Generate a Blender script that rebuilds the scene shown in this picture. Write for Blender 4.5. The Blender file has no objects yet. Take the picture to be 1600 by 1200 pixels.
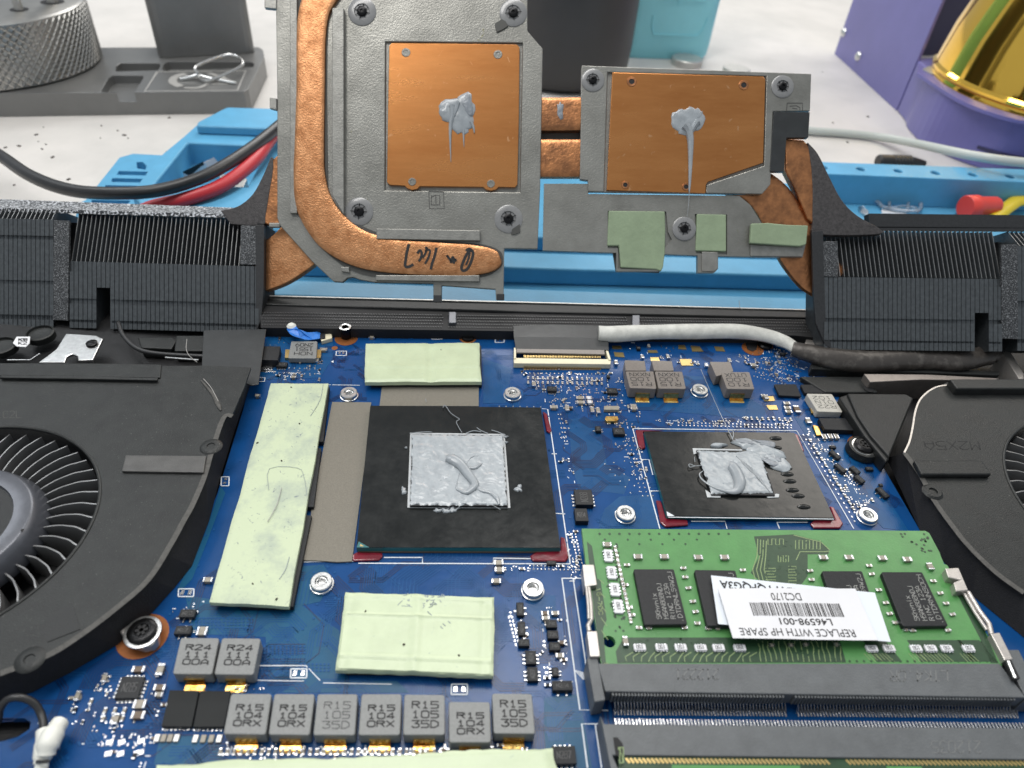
import bpy, bmesh, math, random
from mathutils import Vector, noise, Matrix
random.seed(7)
S = 0.1                      # the scene is laid out in millimetres; one Blender unit is one centimetre
SC = bpy.context.scene
SC.unit_settings.system = 'METRIC'
SC.unit_settings.scale_length = 0.01
COL = SC.collection
V = Vector
# ------------------------------------------------------------------ camera
F_PX, PITCH, YAW, ROLL = 1100.7, .7157, .0974, .0853
CAM = V((19.36, -80.08, 112.97))
FW = V((math.sin(YAW)*math.cos(PITCH), math.cos(YAW)*math.cos(PITCH), -math.sin(PITCH)))
_r = V((math.cos(YAW), -math.sin(YAW), 0)); _u = _r.cross(FW)
RT = _r*math.cos(ROLL) + _u*math.sin(ROLL)
UP = -_r*math.sin(ROLL) + _u*math.cos(ROLL)
cd = bpy.data.cameras.new('camera'); cam = bpy.data.objects.new('camera', cd); COL.objects.link(cam)
cam.matrix_world = Matrix(((RT.x, UP.x, -FW.x, CAM.x*S), (RT.y, UP.y, -FW.y, CAM.y*S), (RT.z, UP.z, -FW.z, CAM.z*S), (0, 0, 0, 1)))
cd.sensor_width = 36; cd.lens = F_PX/1600*36; cd.clip_start = .5; cd.clip_end = 1000
cd.dof.use_dof = True; cd.dof.focus_distance = 15.6; cd.dof.aperture_fstop = .24
SC.camera = cam
# ------------------------------------------------------------------ light and exposure
world = bpy.data.worlds.new("World"); SC.world = world; world.use_nodes = True
bgn = world.node_tree.nodes['Background']; bgn.inputs[0].default_value = (.86, .93, 1, 1); bgn.inputs[1].default_value = .46
def area(name, loc, target, size, power, col, sy=None):
    l = bpy.data.lights.new(name, 'AREA'); l.energy = power; l.color = col
    l.shape = 'RECTANGLE'; l.size = size; l.size_y = sy or size
    o = bpy.data.objects.new(name, l); COL.objects.link(o); o.location = loc
    o.rotation_euler = (V(target)-V(loc)).to_track_quat('-Z', 'Y').to_euler(); return o
area('ceiling_lamp', (-6, 14, 62), (3, 4, 0), 60, 29000, (1, .975, .94), 12)
area('ceiling_lamp', (-46, 40, 60), (0, 6, 0), 30, 12000, (.95, .98, 1), 14)
area('back_right_light', (60, 60, 60), (20, 30, 0), 40, 15000, (1, .93, .84), 30)  # unseen area light, kept for a back-lit sheen on the board's right
SC.view_settings.view_transform = 'Standard'; SC.view_settings.look = 'None'
SC.view_settings.gamma = 1; SC.view_settings.exposure = .10; SC.view_settings.use_curve_mapping = False
area('background_fill', (10, 120, 75), (8, 50, 0), 80, 60000, (1, .97, .93), 20)  # added fill light that brightens the bench and things at the back
# ------------------------------------------------------------------ geometry of the view: pixel of the photograph -> point in the place
def W(px, py, z=0.):
    d = RT*(px-800)/F_PX + UP*(600-py)/F_PX + FW
    return CAM + d*((z-CAM.z)/d.z)
HD = 182.                    # the folded-back cooler stands in a plane this far from the camera
def Hs(px, py, off=0.):
    return CAM + (RT*(px-800)/F_PX + UP*(600-py)/F_PX + FW)*(HD-off)
def pts(l, z=0.): return [W(a, b, z) for a, b in l]
def hp(l, off=0.): return [Hs(a, b, off) for a, b in l]
# ------------------------------------------------------------------ materials
def mat(name, col, rough=.5, metal=0., var=.0, vscale=8., bump=0., bscale=40., spec=.5, coat=0., col2=None, thr=None, aniso=0., stretch=None, rvar=0., trans=0., emit=None, specks=0., sscale=14., scol=(.02, .018, .015)):
    m = bpy.data.materials.new(name); m.use_nodes = True; nt = m.node_tree; N = nt.nodes; L = nt.links
    b = N['Principled BSDF']
    b.inputs['Base Color'].default_value = (*col, 1); b.inputs['Roughness'].default_value = rough
    b.inputs['Metallic'].default_value = metal; b.inputs['Specular IOR Level'].default_value = spec
    b.inputs['Coat Weight'].default_value = coat; b.inputs['Coat Roughness'].default_value = .12
    b.inputs['Transmission Weight'].default_value = trans
    tc = N.new('ShaderNodeTexCoord'); src = tc.outputs['Object']
    if stretch:
        mp = N.new('ShaderNodeMapping'); mp.inputs['Scale'].default_value = stretch; L.new(src, mp.inputs[0]); src = mp.outputs[0]
    cur = None
    if var or col2:
        n = N.new('ShaderNodeTexNoise'); n.inputs['Scale'].default_value = vscale; n.inputs['Detail'].default_value = 8; n.inputs['Roughness'].default_value = .65
        L.new(src, n.inputs['Vector'])
        r = N.new('ShaderNodeValToRGB'); L.new(n.outputs[0], r.inputs[0])
        c2 = col2 or tuple(min(1, c*(1+var)) for c in col); c1 = col if col2 else tuple(c*(1-var) for c in col)
        lo, hi = thr or (.33, .67)
        r.color_ramp.elements[0].position = lo; r.color_ramp.elements[1].position = hi
        r.color_ramp.elements[0].color = (*c1, 1); r.color_ramp.elements[1].color = (*c2, 1)
        L.new(r.outputs[0], b.inputs['Base Color']); cur = r.outputs[0]
        if rvar:
            mr = N.new('ShaderNodeMapRange'); mr.inputs['To Min'].default_value = max(.02, rough-rvar); mr.inputs['To Max'].default_value = rough+rvar
            L.new(n.outputs[0], mr.inputs[0]); L.new(mr.outputs[0], b.inputs['Roughness'])
    if specks:
        v = N.new('ShaderNodeTexNoise'); v.inputs['Scale'].default_value = sscale; v.inputs['Detail'].default_value = 3; v.inputs['Distortion'].default_value = 1.5
        L.new(tc.outputs['Object'], v.inputs['Vector'])
        r2 = N.new('ShaderNodeValToRGB'); L.new(v.outputs[0], r2.inputs[0])
        r2.color_ramp.elements[0].position = 1-specks-.03; r2.color_ramp.elements[0].color = (0, 0, 0, 1)
        r2.color_ramp.elements[1].position = 1-specks+.03; r2.color_ramp.elements[1].color = (1, 1, 1, 1)
        mx = N.new('ShaderNodeMix'); mx.data_type = 'RGBA'
        L.new(r2.outputs[0], mx.inputs['Factor'])
        if cur: L.new(cur, mx.inputs['A'])
        else: mx.inputs['A'].default_value = (*col, 1)
        mx.inputs['B'].default_value = (*scol, 1); L.new(mx.outputs['Result'], b.inputs['Base Color'])
    if bump:
        n2 = N.new('ShaderNodeTexNoise'); n2.inputs['Scale'].default_value = bscale; n2.inputs['Detail'].default_value = 5
        L.new(src, n2.inputs['Vector'])
        bp = N.new('ShaderNodeBump'); bp.inputs['Strength'].default_value = bump; bp.inputs['Distance'].default_value = .02
        L.new(n2.outputs[0], bp.inputs['Height']); L.new(bp.outputs[0], b.inputs['Normal'])
    return m
M = {}
M['pcb'] = mat('blue_soldermask', (.004, .056, .195), .24, var=.12, vscale=1.1, spec=.28, bump=.10, bscale=9, rvar=.06)
M['pour'] = mat('blue_copper_pour', (.004, .066, .190), .30, var=.12, vscale=2, spec=.28, bump=.10, bscale=22)
M['teal'] = mat('teal_copper_pour', (.004, .078, .165), .32, var=.12, vscale=1, spec=.28, bump=.08, bscale=22)
M['trace'] = mat('soldermask_trace', (.010, .080, .235), .25, spec=.3)
M['trace_dark'] = mat('soldermask_gap', (.002, .013, .07), .3, spec=.5)
M['silk'] = mat('white_silkscreen', (.72, .76, .80), .6)
M['solder'] = mat('solder', (.62, .63, .65), .25, 1., var=.15, vscale=30, bump=.3, bscale=25)
M['gold'] = mat('gold_terminal', (.86, .60, .20), .22, 1., col2=(.55, .26, .06), vscale=6, thr=(.4, .62), bump=.2, bscale=12)
M['ferrite'] = mat('grey_ferrite', (.215, .22, .215), .42, var=.10, vscale=26, bump=.2, bscale=60, spec=.4)
M['ferrite2'] = mat('brown_grey_ferrite', (.20, .175, .155), .42, var=.12, vscale=26, bump=.2, bscale=60, spec=.5)
M['ferrite_light'] = mat('light_grey_ferrite', (.46, .44, .39), .42, var=.12, vscale=20, bump=.2, bscale=60, spec=.5)
M['ink'] = mat('black_ink', (.012, .012, .013), .5)
M['ic'] = mat('black_epoxy', (.012, .013, .015), .52, spec=.35, var=.25, vscale=18, bump=.25, bscale=60)
M['ic_mark'] = mat('pale_laser_mark', (.36, .36, .34), .6)
M['ic_dim'] = mat('faint_laser_mark', (.10, .10, .10), .6)
M['capbody'] = mat('tan_ceramic', (.30, .27, .22), .45, var=.15, vscale=12)
M['brown'] = mat('brown_ceramic', (.13, .09, .06), .5)
M['cream'] = mat('cream_nylon', (.72, .66, .47), .45, var=.05, vscale=4)
M['pad'] = mat('pale_green_thermal_pad', (.52, .595, .40), .38, var=.06, vscale=2.2, bump=.25, bscale=9, spec=.5, rvar=.12, specks=.275, sscale=6, scol=(.40, .48, .36))
M['pad_dirty'] = mat('smudged_green_thermal_pad', (.53, .60, .41), .42, col2=(.31, .36, .325), vscale=1.15, thr=(.47, .74), rvar=.1, bump=.45, bscale=8, spec=.35, specks=.31, sscale=9, scol=(.22, .25, .25))
M['pad_old'] = mat('grey_green_thermal_pad', (.25, .32, .20), .55, var=.10, vscale=2, bump=.3, bscale=12, specks=.26, sscale=8, scol=(.12, .15, .11))
M['smudge'] = mat('grey_smudge', (.30, .34, .34), .7)
M['tan_metal'] = mat('tan_reflective_strip', (.27, .24, .22), .36, .6, var=.1, vscale=6)
M['cloth'] = mat('taupe_conductive_cloth', (.205, .188, .155), .62, var=.14, vscale=45, bump=.5, bscale=70, spec=.3)
M['film'] = mat('black_insulating_film', (.0085, .0095, .009), .19, var=.25, vscale=3, spec=.45, bump=.16, bscale=3.2, rvar=.12)
M['film_matte'] = mat('matte_black_film', (.0095, .011, .0115), .55, var=.2, vscale=6, spec=.25, bump=.10, bscale=4, rvar=.08)
M['substrate'] = mat('teal_substrate_edge', (.02, .14, .15), .35)
M['glue'] = mat('dark_red_underfill', (.17, .007, .018), .16, var=.25, vscale=5, coat=.5, bump=.2, bscale=8)
M['paste'] = mat('grey_thermal_paste', (.37, .40, .42), .26, col2=(.25, .27, .29), vscale=5, thr=(.46, .82), bump=.5, bscale=7, spec=.6, specks=.30, sscale=9, scol=(.24, .27, .29))
M['paste_bead'] = mat('smooth_grey_paste', (.30, .325, .345), .24, var=.10, vscale=5, spec=.6, bump=.15, bscale=6)
M['paste_dark'] = mat('darker_grey_paste', (.23, .25, .275), .30, var=.2, vscale=8, spec=.6, bump=.6, bscale=14)
M['die_frame'] = mat('pale_die_edge', (.50, .52, .53), .4)
M['zinc'] = mat('cast_zinc', (.29, .285, .26), .36, .6, col2=(.185, .182, .165), vscale=.9, thr=(.36, .68), bump=.35, bscale=24, rvar=.10, specks=.24, sscale=3.2, scol=(.17, .165, .08))
M['zinc_rib'] = mat('cast_zinc_rib', (.26, .255, .235), .40, .55, var=.18, vscale=4, bump=.3, bscale=24)
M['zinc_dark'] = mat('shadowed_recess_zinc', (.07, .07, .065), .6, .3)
M['copper'] = mat('brushed_copper', (.60, .26, .090), .29, 1., col2=(.42, .165, .052), vscale=.55, thr=(.34, .68), bump=.10, bscale=26, stretch=(.6, 3, 3), rvar=.08, specks=.29, sscale=4, scol=(.66, .35, .17))
M['pipe'] = mat('hammered_copper_pipe', (.62, .31, .15), .40, 1., col2=(.36, .16, .07), vscale=4, thr=(.34, .66), bump=.5, bscale=26, rvar=.14, specks=.27, sscale=5, scol=(.30, .12, .04))
M['pipe_dark'] = mat('aged_copper_pipe', (.52, .23, .10), .38, 1., col2=(.26, .12, .06), vscale=3, thr=(.36, .66), bump=.6, bscale=12)
M['flake'] = mat('flaking_black_paint', (.06, .055, .055), .5, .3, var=.4, vscale=14, bump=.5, bscale=30)
M['black_paint'] = mat('matte_black_paint', (.026, .027, .029), .46, .2, var=.25, vscale=20, bump=.4, bscale=60)
M['fin'] = mat('black_painted_fin', (.072, .080, .086), .42, .35, var=.22, vscale=12, bump=.2, bscale=40)
M['mesh'] = mat('dark_mesh_strand', (.13, .13, .13), .4, .3)
M['fin_edge'] = mat('pale_fin_edge', (.30, .30, .30), .4, .5)  # paler strip along the front of each bare fin
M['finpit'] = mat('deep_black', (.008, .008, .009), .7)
M['speckle'] = mat('speckled_metal', (.03, .032, .036), .35, .2, col2=(.62, .64, .67), vscale=17, thr=(.50, .54), bump=1, bscale=17)  # metal flakes; the pale flecks also put their sparkle into the colour
M['speckle_dim'] = mat('grainy_black_paint', (.03, .032, .035), .45, .4, col2=(.34, .35, .36), vscale=38, thr=(.50, .66), bump=.8, bscale=42)
M['steel'] = mat('bright_steel', (.66, .66, .65), .28, 1., var=.12, vscale=9, bump=.15, bscale=20)
M['steel_soft'] = mat('satin_steel', (.56, .55, .52), .42, .8, var=.12, vscale=12, bump=.2, bscale=30)
M['screw'] = mat('black_screw', (.014, .014, .015), .32, .8, bump=.2, bscale=20)
M['washer'] = mat('clear_grey_retainer', (.21, .21, .21), .28, 0, spec=.5, coat=.3, var=.1, vscale=5)
M['plastic'] = mat('black_fan_plastic', (.013, .014, .014), .42, var=.18, vscale=3, bump=.28, bscale=55, spec=.35)
M['sheet'] = mat('black_steel_sheet', (.0195, .021, .0205), .43, .15, specks=.30, sscale=30, scol=(.11, .11, .10), rvar=.14, var=.30, vscale=2.5, bump=.35, bscale=38, spec=.35)
M['bar'] = mat('paler_grey_sheet', (.075, .073, .070), .42, .3, var=.15, vscale=4, bump=.3, bscale=38)  # lighter grey than the fan cover around it
M['foam'] = mat('black_foam', (.007, .007, .009), .75, var=.3, vscale=12, bump=.5, bscale=40)
M['foam_edge'] = mat('grey_foam_tape_edge', (.075, .072, .066), .7, var=.25, vscale=12, bump=.6, bscale=25)
M['blade'] = mat('grey_blade', (.20, .20, .20), .35, .4)
M['hub'] = mat('grey_hub', (.095, .10, .115), .34, .4, var=.1, vscale=6)
M['chassis'] = mat('black_magnesium', (.011, .011, .012), .5, .2, var=.3, vscale=5, bump=.4, bscale=30)
M['alu'] = mat('pale_aluminium', (.50, .47, .44), .36, .7, var=.08, vscale=12, bump=.2, bscale=50)
M['grey_cloth'] = mat('grey_cloth_tape', (.54, .54, .50), .55, var=.16, vscale=4, bump=.4, bscale=60)
M['black_tape'] = mat('black_tape', (.022, .024, .025), .36, var=.2, vscale=3, bump=.15, bscale=8, spec=.5)
M['wrinkle'] = mat('wrinkled_black_foil', (.055, .048, .043), .38, .3, col2=(.16, .145, .13), vscale=2.2, thr=(.5, .72), bump=.6, bscale=7)
M['green'] = mat('green_soldermask', (.075, .235, .068), .34, var=.10, vscale=2.5, bump=.12, bscale=20)
M['green_dark'] = mat('dark_green_laminate', (.018, .052, .022), .36, var=.2, vscale=5)
M['green_line'] = mat('pale_green_trace', (.22, .30, .13), .38)
M['finger'] = mat('gold_finger', (.60, .44, .18), .30, .9)
M['socket'] = mat('charcoal_socket_plastic', (.098, .105, .110), .46, var=.13, vscale=3, bump=.25, bscale=30)
M['socket_mark'] = mat('faint_socket_lettering', (.15, .155, .155), .55)
M['paper'] = mat('white_paper', (.69, .69, .71), .5, var=.02, vscale=2)
M['paper_blue'] = mat('bluish_white_paper', (.68, .72, .77), .5)
M['kapton'] = mat('amber_copper_ring', (.33, .115, .035), .35, .4, var=.15, vscale=8)
M['flex'] = mat('blue_flex', (.03, .19, .62), .35, var=.2, vscale=6)
M['white_tube'] = mat('white_rubber', (.72, .72, .66), .4, bump=.3, bscale=6)
M['table'] = mat('white_table_laminate', (.68, .65, .615), .45, col2=(.55, .53, .50), vscale=.22, thr=(.4, .72), bump=.04, bscale=3, specks=.205, sscale=2.2, scol=(.30, .25, .20))
M['mat_blue'] = mat('blue_silicone', (.10, .35, .56), .42, var=.07, vscale=1.2, bump=.18, bscale=10, spec=.45, specks=.21, sscale=3.5, scol=(.16, .36, .58))
M['bottle_blue'] = mat('pale_blue_plastic', (.30, .74, .82), .42, var=.04, vscale=.5)
M['grey_alu'] = mat('anodised_grey', (.20, .20, .195), .40, .5, var=.06, vscale=.8, bump=.1, bscale=20)
M['knurl'] = mat('bright_knurled_steel', (.36, .355, .34), .34, 1., var=.06, vscale=2)
M['brushed'] = mat('brushed_grey_lid', (.38, .37, .35), .34, 1., var=.08, vscale=2)
M['canister'] = mat('dark_grey_rubber', (.040, .038, .038), .5, var=.08, vscale=.5)
M['violet'] = mat('violet_powder_coat', (.165, .155, .40), .38, .1, var=.05, vscale=.5, bump=.12, bscale=40)
M['violet_dark'] = mat('dark_violet_panel', (.035, .033, .085), .5)
M['dome'] = mat('gold_mirrored_dome', (.98, .60, .10), .07, 1., var=.04, vscale=.3, bump=.06, bscale=.35)
M['white_cable'] = mat('pale_cable', (.50, .53, .50), .42)
M['black_rubber'] = mat('black_rubber', (.020, .020, .021), .38, var=.2, vscale=3)
M['red'] = mat('red_rubber', (.55, .035, .045), .40)
M['red_cap'] = mat('bright_red_plastic', (.74, .06, .045), .38)
M['yellow'] = mat('yellow_plastic', (.66, .50, .02), .34)
M['clear'] = mat('clear_plastic', (.62, .70, .78), .12, trans=.75)
M['dust'] = mat('dark_crumb', (.03, .022, .015), .8)
M['white_mark'] = mat('pale_printed_mark', (.38, .37, .35), .5)
# ------------------------------------------------------------------ mesh builder
ORG = {}
class MB:
    def __init__(s): s.v = []; s.f = []; s.m = []
    def add(s, vs, fs, m=0):
        o = len(s.v); s.v += [V(a) for a in vs]
        for f in fs: s.f.append([i+o for i in f]); s.m.append(m)
        return s
    def loft(s, top, bot, m=0, ms=None, cap=True):
        n = len(top); fs = [list(range(n)), list(range(2*n-1, n-1, -1))] if cap else []
        s.add(list(top)+list(bot), fs, m)
        o = len(s.v)-2*n
        for i in range(n):
            j = (i+1) % n; s.f.append([o+i, o+n+i, o+n+j, o+j]); s.m.append(m if ms is None else ms)
        return s
    def prism(s, top, d, m=0, ms=None): return s.loft(top, [p+d for p in top], m, ms)
    def slab(s, px, zt, zb, m=0, ms=None):          # outline seen at height zt, straight down to zb
        t = pts(px, zt); return s.loft(t, [V((p.x, p.y, zb)) for p in t], m, ms)
    def hslab(s, px, off, th, m=0, ms=None):        # outline in the plane of the cooler
        return s.prism(hp(px, off), FW*th, m, ms)
    def box(s, c, x, y, z, a=0., m=0):              # c: centre of the base
        ca, sa = math.cos(a), math.sin(a); q = [(-x/2, -y/2), (x/2, -y/2), (x/2, y/2), (-x/2, y/2)]
        t = [V((c[0]+u*ca-w*sa, c[1]+u*sa+w*ca, c[2]+z)) for u, w in q]
        return s.loft(t, [p-V((0, 0, z)) for p in t], m)
    def lathe(s, c, prof, n=24, ax=V((0, 0, 1)), m=0, u=None, ms=None):
        ax = ax.normalized(); u = u or (V((1, 0, 0)) if abs(ax.x) < .8 else V((0, 1, 0))); u = (u-ax*u.dot(ax)).normalized(); w = ax.cross(u); c = V(c)
        vs = []; k = len(prof)
        for r, h in prof:
            for i in range(n):
                a = 2*math.pi*i/n; vs.append(c+ax*h+(u*math.cos(a)+w*math.sin(a))*r)
        o = len(s.v); s.add(vs, [], m)
        for j in range(k-1):
            for i in range(n):
                i2 = (i+1) % n; s.f.append([o+j*n+i, o+j*n+i2, o+(j+1)*n+i2, o+(j+1)*n+i]); s.m.append(ms[j] if ms else m)
        s.f.append([o+i for i in range(n)][::-1]); s.m.append(ms[0] if ms else m)
        s.f.append([o+(k-1)*n+i for i in range(n)]); s.m.append(ms[-1] if ms else m)
        return s
    def tube(s, path, rad, n=10, m=0, flat=1., upv=None):
        path = [V(p) for p in path]; R = rad if isinstance(rad, (list, tuple)) else [rad]*len(path)
        o = len(s.v); prev = upv or V((0, 0, 1))
        for i, p in enumerate(path):
            t = (path[min(i+1, len(path)-1)]-path[max(i-1, 0)]).normalized()
            a = prev-t*prev.dot(t)
            a = a.normalized() if a.length > 1e-4 else t.orthogonal().normalized()
            if upv is None: prev = a
            b = t.cross(a)
            for k in range(n):
                g = 2*math.pi*k/n; s.v.append(p+(b*math.cos(g)+a*math.sin(g)*flat)*R[i])
        for i in range(len(path)-1):
            for k in range(n):
                k2 = (k+1) % n; s.f.append([o+i*n+k, o+i*n+k2, o+(i+1)*n+k2, o+(i+1)*n+k]); s.m.append(m)
        s.f.append([o+k for k in range(n)][::-1]); s.m.append(m)
        e = o+(len(path)-1)*n; s.f.append([e+k for k in range(n)]); s.m.append(m)
        return s
    def strip(s, path, w, up=V((0, 0, 1)), m=0, th=0.):   # flat ribbon along a path
        n = len(path); Lf = []; Rr = []
        for i, p in enumerate(path):
            t = (path[min(i+1, n-1)]-path[max(i-1, 0)]).normalized(); b = t.cross(up).normalized()*(w/2 if not isinstance(w, (list, tuple)) else w[i]/2)
            Lf.append(p-b); Rr.append(p+b)
        if th: return s.loft(Lf+Rr[::-1], [q-up*th for q in Lf+Rr[::-1]], m)
        return s.add(Lf+Rr, [[i, n+i, n+i+1, i+1] for i in range(n-1)], m)
    def each(s, name, mats, parent=None, **k):       # one object for every separate piece
        n = len(s.v); up = list(range(n))
        def f(a):
            while up[a] != a: up[a] = up[up[a]]; a = up[a]
            return a
        for fc in s.f:
            for a in fc[1:]: up[f(a)] = f(fc[0])
        g = {}
        for i, fc in enumerate(s.f): g.setdefault(f(fc[0]), []).append(i)
        out = []
        for fl in g.values():
            m = MB(); ids = sorted({a for i in fl for a in s.f[i]}); mp = {a: j for j, a in enumerate(ids)}
            m.v = [s.v[a] for a in ids]; m.f = [[mp[a] for a in s.f[i]] for i in fl]; m.m = [s.m[i] for i in fl]; out.append(m.build(name, mats, parent, **k))
        return out
    def build(s, name, mats, parent=None, org=None, smooth=False, bevel=0., seg=2):
        if org is None:
            if parent is not None: org = ORG[parent.name]
            else:
                lo = [min(v[k] for v in s.v) for k in range(3)]; hi = [max(v[k] for v in s.v) for k in range(3)]
                org = V(((lo[0]+hi[0])/2, (lo[1]+hi[1])/2, lo[2]))
        me = bpy.data.meshes.new(name); me.from_pydata([tuple((v-org)*S) for v in s.v], [], s.f)
        ml = mats if isinstance(mats, (list, tuple)) else [mats]
        for m in ml: me.materials.append(M[m])
        me.polygons.foreach_set('material_index', s.m)
        bm = bmesh.new(); bm.from_mesh(me); bmesh.ops.recalc_face_normals(bm, faces=bm.faces); bm.to_mesh(me); bm.free()
        if smooth: me.shade_smooth(); me.set_sharp_from_angle(angle=math.radians(38))
        o = bpy.data.objects.new(name, me); COL.objects.link(o); ORG[o.name] = org
        if parent is not None: o.parent = parent
        else: o.location = org*S
        if bevel:
            b = o.modifiers.new('bevel', 'BEVEL'); b.width = bevel*S; b.segments = seg; b.limit_method = 'ANGLE'; b.angle_limit = math.radians(38)
        return o
def tag(o, label=None, cat=None, group=None, kind=None):
    for k, v in (('label', label), ('category', cat), ('group', group), ('kind', kind)):
        if v: o[k] = v
    return o
def thing(name, org, label, cat, group=None):
    o = bpy.data.objects.new(name, None); COL.objects.link(o); o.empty_display_size = .2
    o.location = V(org)*S; ORG[o.name] = V(org); return tag(o, label, cat, group)
def carve(o, cut, bevel=0.):                        # cut the shapes of the builder 'cut' out of o, for good
    org = ORG[o.name]; mods = [(m.width, m.segments) for m in o.modifiers if m.type == 'BEVEL']; o.modifiers.clear()
    me = bpy.data.meshes.new('cut'); me.from_pydata([tuple((v-org)*S) for v in cut.v], [], cut.f)
    bm = bmesh.new(); bm.from_mesh(me); bmesh.ops.recalc_face_normals(bm, faces=bm.faces); bm.to_mesh(me); bm.free()
    for m in o.data.materials: me.materials.append(m)
    me.polygons.foreach_set('material_index', cut.m)
    c = bpy.data.objects.new('cut', me); COL.objects.link(c); par = o.parent; loc = o.location.copy(); o.parent = None; o.location = (0, 0, 0)
    b = o.modifiers.new('b', 'BOOLEAN'); b.operation = 'DIFFERENCE'; b.object = c; b.solver = 'EXACT'
    dg = bpy.context.evaluated_depsgraph_get(); dg.update()
    nm = bpy.data.meshes.new_from_object(o.evaluated_get(dg)); o.modifiers.clear(); old = o.data; nm.name = old.name+'_carved'; o.data = nm
    bpy.data.objects.remove(c); o.parent = par; o.location = loc
    for w, g in mods:
        b = o.modifiers.new('bevel', 'BEVEL'); b.width = w; b.segments = g; b.limit_method = 'ANGLE'; b.angle_limit = math.radians(38)
    return o
# ------------------------------------------------------------------ shapes and lettering
def bil(q, u, v):                                   # q: TL TR BR BL, v runs down
    return q[0].lerp(q[1], u).lerp(q[3].lerp(q[2], u), v)
def rq(q, r=.12, n=4):                              # rounded quad; r as a share of the side
    out = []
    for cu, cv, a0 in ((r, r, 180), (1-r, r, 270), (1-r, 1-r, 0), (r, 1-r, 90)):
        for k in range(n+1):
            a = math.radians(a0+90*k/n); out.append(bil(q, cu+r*math.cos(a), cv+r*math.sin(a)))
    return out
G = {'0': '04 13 31 40 46 37 17 06z', '1': '12 20z;20 27'.replace('z', ''), '2': '01 10 30 41 42 07 47', '3': '00 40 23 33 44 46 37 17 06', '4': '30 05 45;30 37', '5': '40 00 03 33 44 46 37 07',
     '6': '30 03 06 17 37 46 44 33 13 04', '7': '00 40 17', '8': '10 30 41 42 33 13 02 01 10;13 04 06 17 37 46 44 33', '9': '44 14 03 01 10 30 41 44 27', 'A': '07 03 20 43 47;05 45', 'B': '00 07 37 46 44 33 03;00 30 41 42 33',
     'C': '41 30 10 01 06 17 37 46', 'D': '00 07 27 45 42 20 00', 'E': '40 00 07 47;03 33', 'F': '40 00 07;03 33', 'G': '41 30 10 01 06 17 37 46 43 23', 'H': '00 07;40 47;03 43', 'I': '20 27', 'J': '40 46 37 17 06', 'K': '00 07;40 03 47',
     'L': '00 07 47', 'M': '07 00 24 40 47', 'N': '07 00 47 40', 'O': '10 30 41 46 37 17 06 01 10', 'P': '07 00 30 41 42 33 03', 'Q': '10 30 41 46 37 17 06 01 10;25 47', 'R': '07 00 30 41 42 33 03;23 47', 'S': '41 30 10 01 02 13 33 44 46 37 17 06',
     'T': '00 40;20 27', 'U': '00 06 17 37 46 40', 'V': '00 27 40', 'W': '00 17 23 37 40', 'X': '00 47;40 07', 'Y': '00 23 40;23 27', 'Z': '00 40 07 47', 'h': '00 07;04 13 33 44 47', 'y': '02 25;42 17', 'n': '02 07;04 13 33 44 47', 'i': '22 27;20 21',
     'x': '02 47;42 07', '-': '04 44', '.': '26 27', ' ': ''}
G['0'] = '10 30 41 46 37 17 06 01 10'; G['1'] = '12 20 27;17 37'
def strokes(mb, lines, q, box=(.1, .1, .9, .9), w=.16, m=1, rot=0, lift=.012, gap=.35, jit=0.):
    nrm = ((q[1]-q[0]).cross(q[3]-q[0])).normalized()
    if nrm.dot(CAM-q[0]) < 0: nrm = -nrm
    u0, v0, u1, v1 = box; rows = len(lines); rh = (v1-v0)/(rows+gap*(rows-1))
    for r, t in enumerate(lines):
        cw = (u1-u0)/(len(t)+.32*(len(t)-1))
        for ci, ch in enumerate(t):
            for seg in G.get(ch, '').split(';'):
                p = []
                for k in seg.split():
                    uu = u0+cw*(ci*1.32+int(k[0])/4); vv = v0+rh*(r*(1+gap)+int(k[1])/7)
                    if rot == 180: uu, vv = u0+u1-uu, v0+v1-vv
                    p.append(bil(q, uu, vv)+nrm*lift+(V((random.uniform(-jit, jit), random.uniform(-jit, jit), 0)) if jit else V((0, 0, 0))))
                for a, b in zip(p, p[1:]):
                    d = (b-a)
                    if d.length < 1e-4: continue
                    d = d.normalized()*w*.3; mb.strip([a-d, b+d], w, nrm, m)
_FC = {}
def glyphs(s, bold=0.):
    if (s, bold) not in _FC:
        c = bpy.data.curves.new('t', 'FONT'); c.body = s; c.offset = bold; c.resolution_u = 3
        o = bpy.data.objects.new('t', c); COL.objects.link(o); dg = bpy.context.evaluated_depsgraph_get(); dg.update()
        me = bpy.data.meshes.new_from_object(o.evaluated_get(dg)); vs = [(v.co.x, v.co.y) for v in me.vertices]; fs = [list(p.vertices) for p in me.polygons]
        bpy.data.objects.remove(o); bpy.data.curves.remove(c); bpy.data.meshes.remove(me)
        x0 = min(a for a, b in vs); x1 = max(a for a, b in vs); y1 = max(b for a, b in vs); y0 = min(b for a, b in vs)
        _FC[(s, bold)] = ([((a-x0)/(x1-x0), 1-(b-y0)/(y1-y0)) for a, b in vs], fs)
    return _FC[(s, bold)]
def text(mb, s, fn, m=1, rot=0, bold=0.):           # fn(u, v) -> point, text fills 0..1
    vs, fs = glyphs(s, bold)
    mb.add([fn(1-u, 1-v) if rot else fn(u, v) for u, v in vs], fs, m)
def smooth_path(p, n=6):
    p = [V(a) for a in p]; out = []
    for i in range(len(p)-1):
        a, b, c, d = p[max(i-1, 0)], p[i], p[i+1], p[min(i+2, len(p)-1)]
        for k in range(n):
            t = k/n; out.append(.5*((2*b)+(c-a)*t+(2*a-5*b+4*c-d)*t*t+(3*b-3*c+d-a)*t**3))
    out.append(p[-1]); return out
def sp2(l, n=6): return [(a.x, a.y) for a in smooth_path([V((x, y, 0)) for x, y in l], n)]
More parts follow.
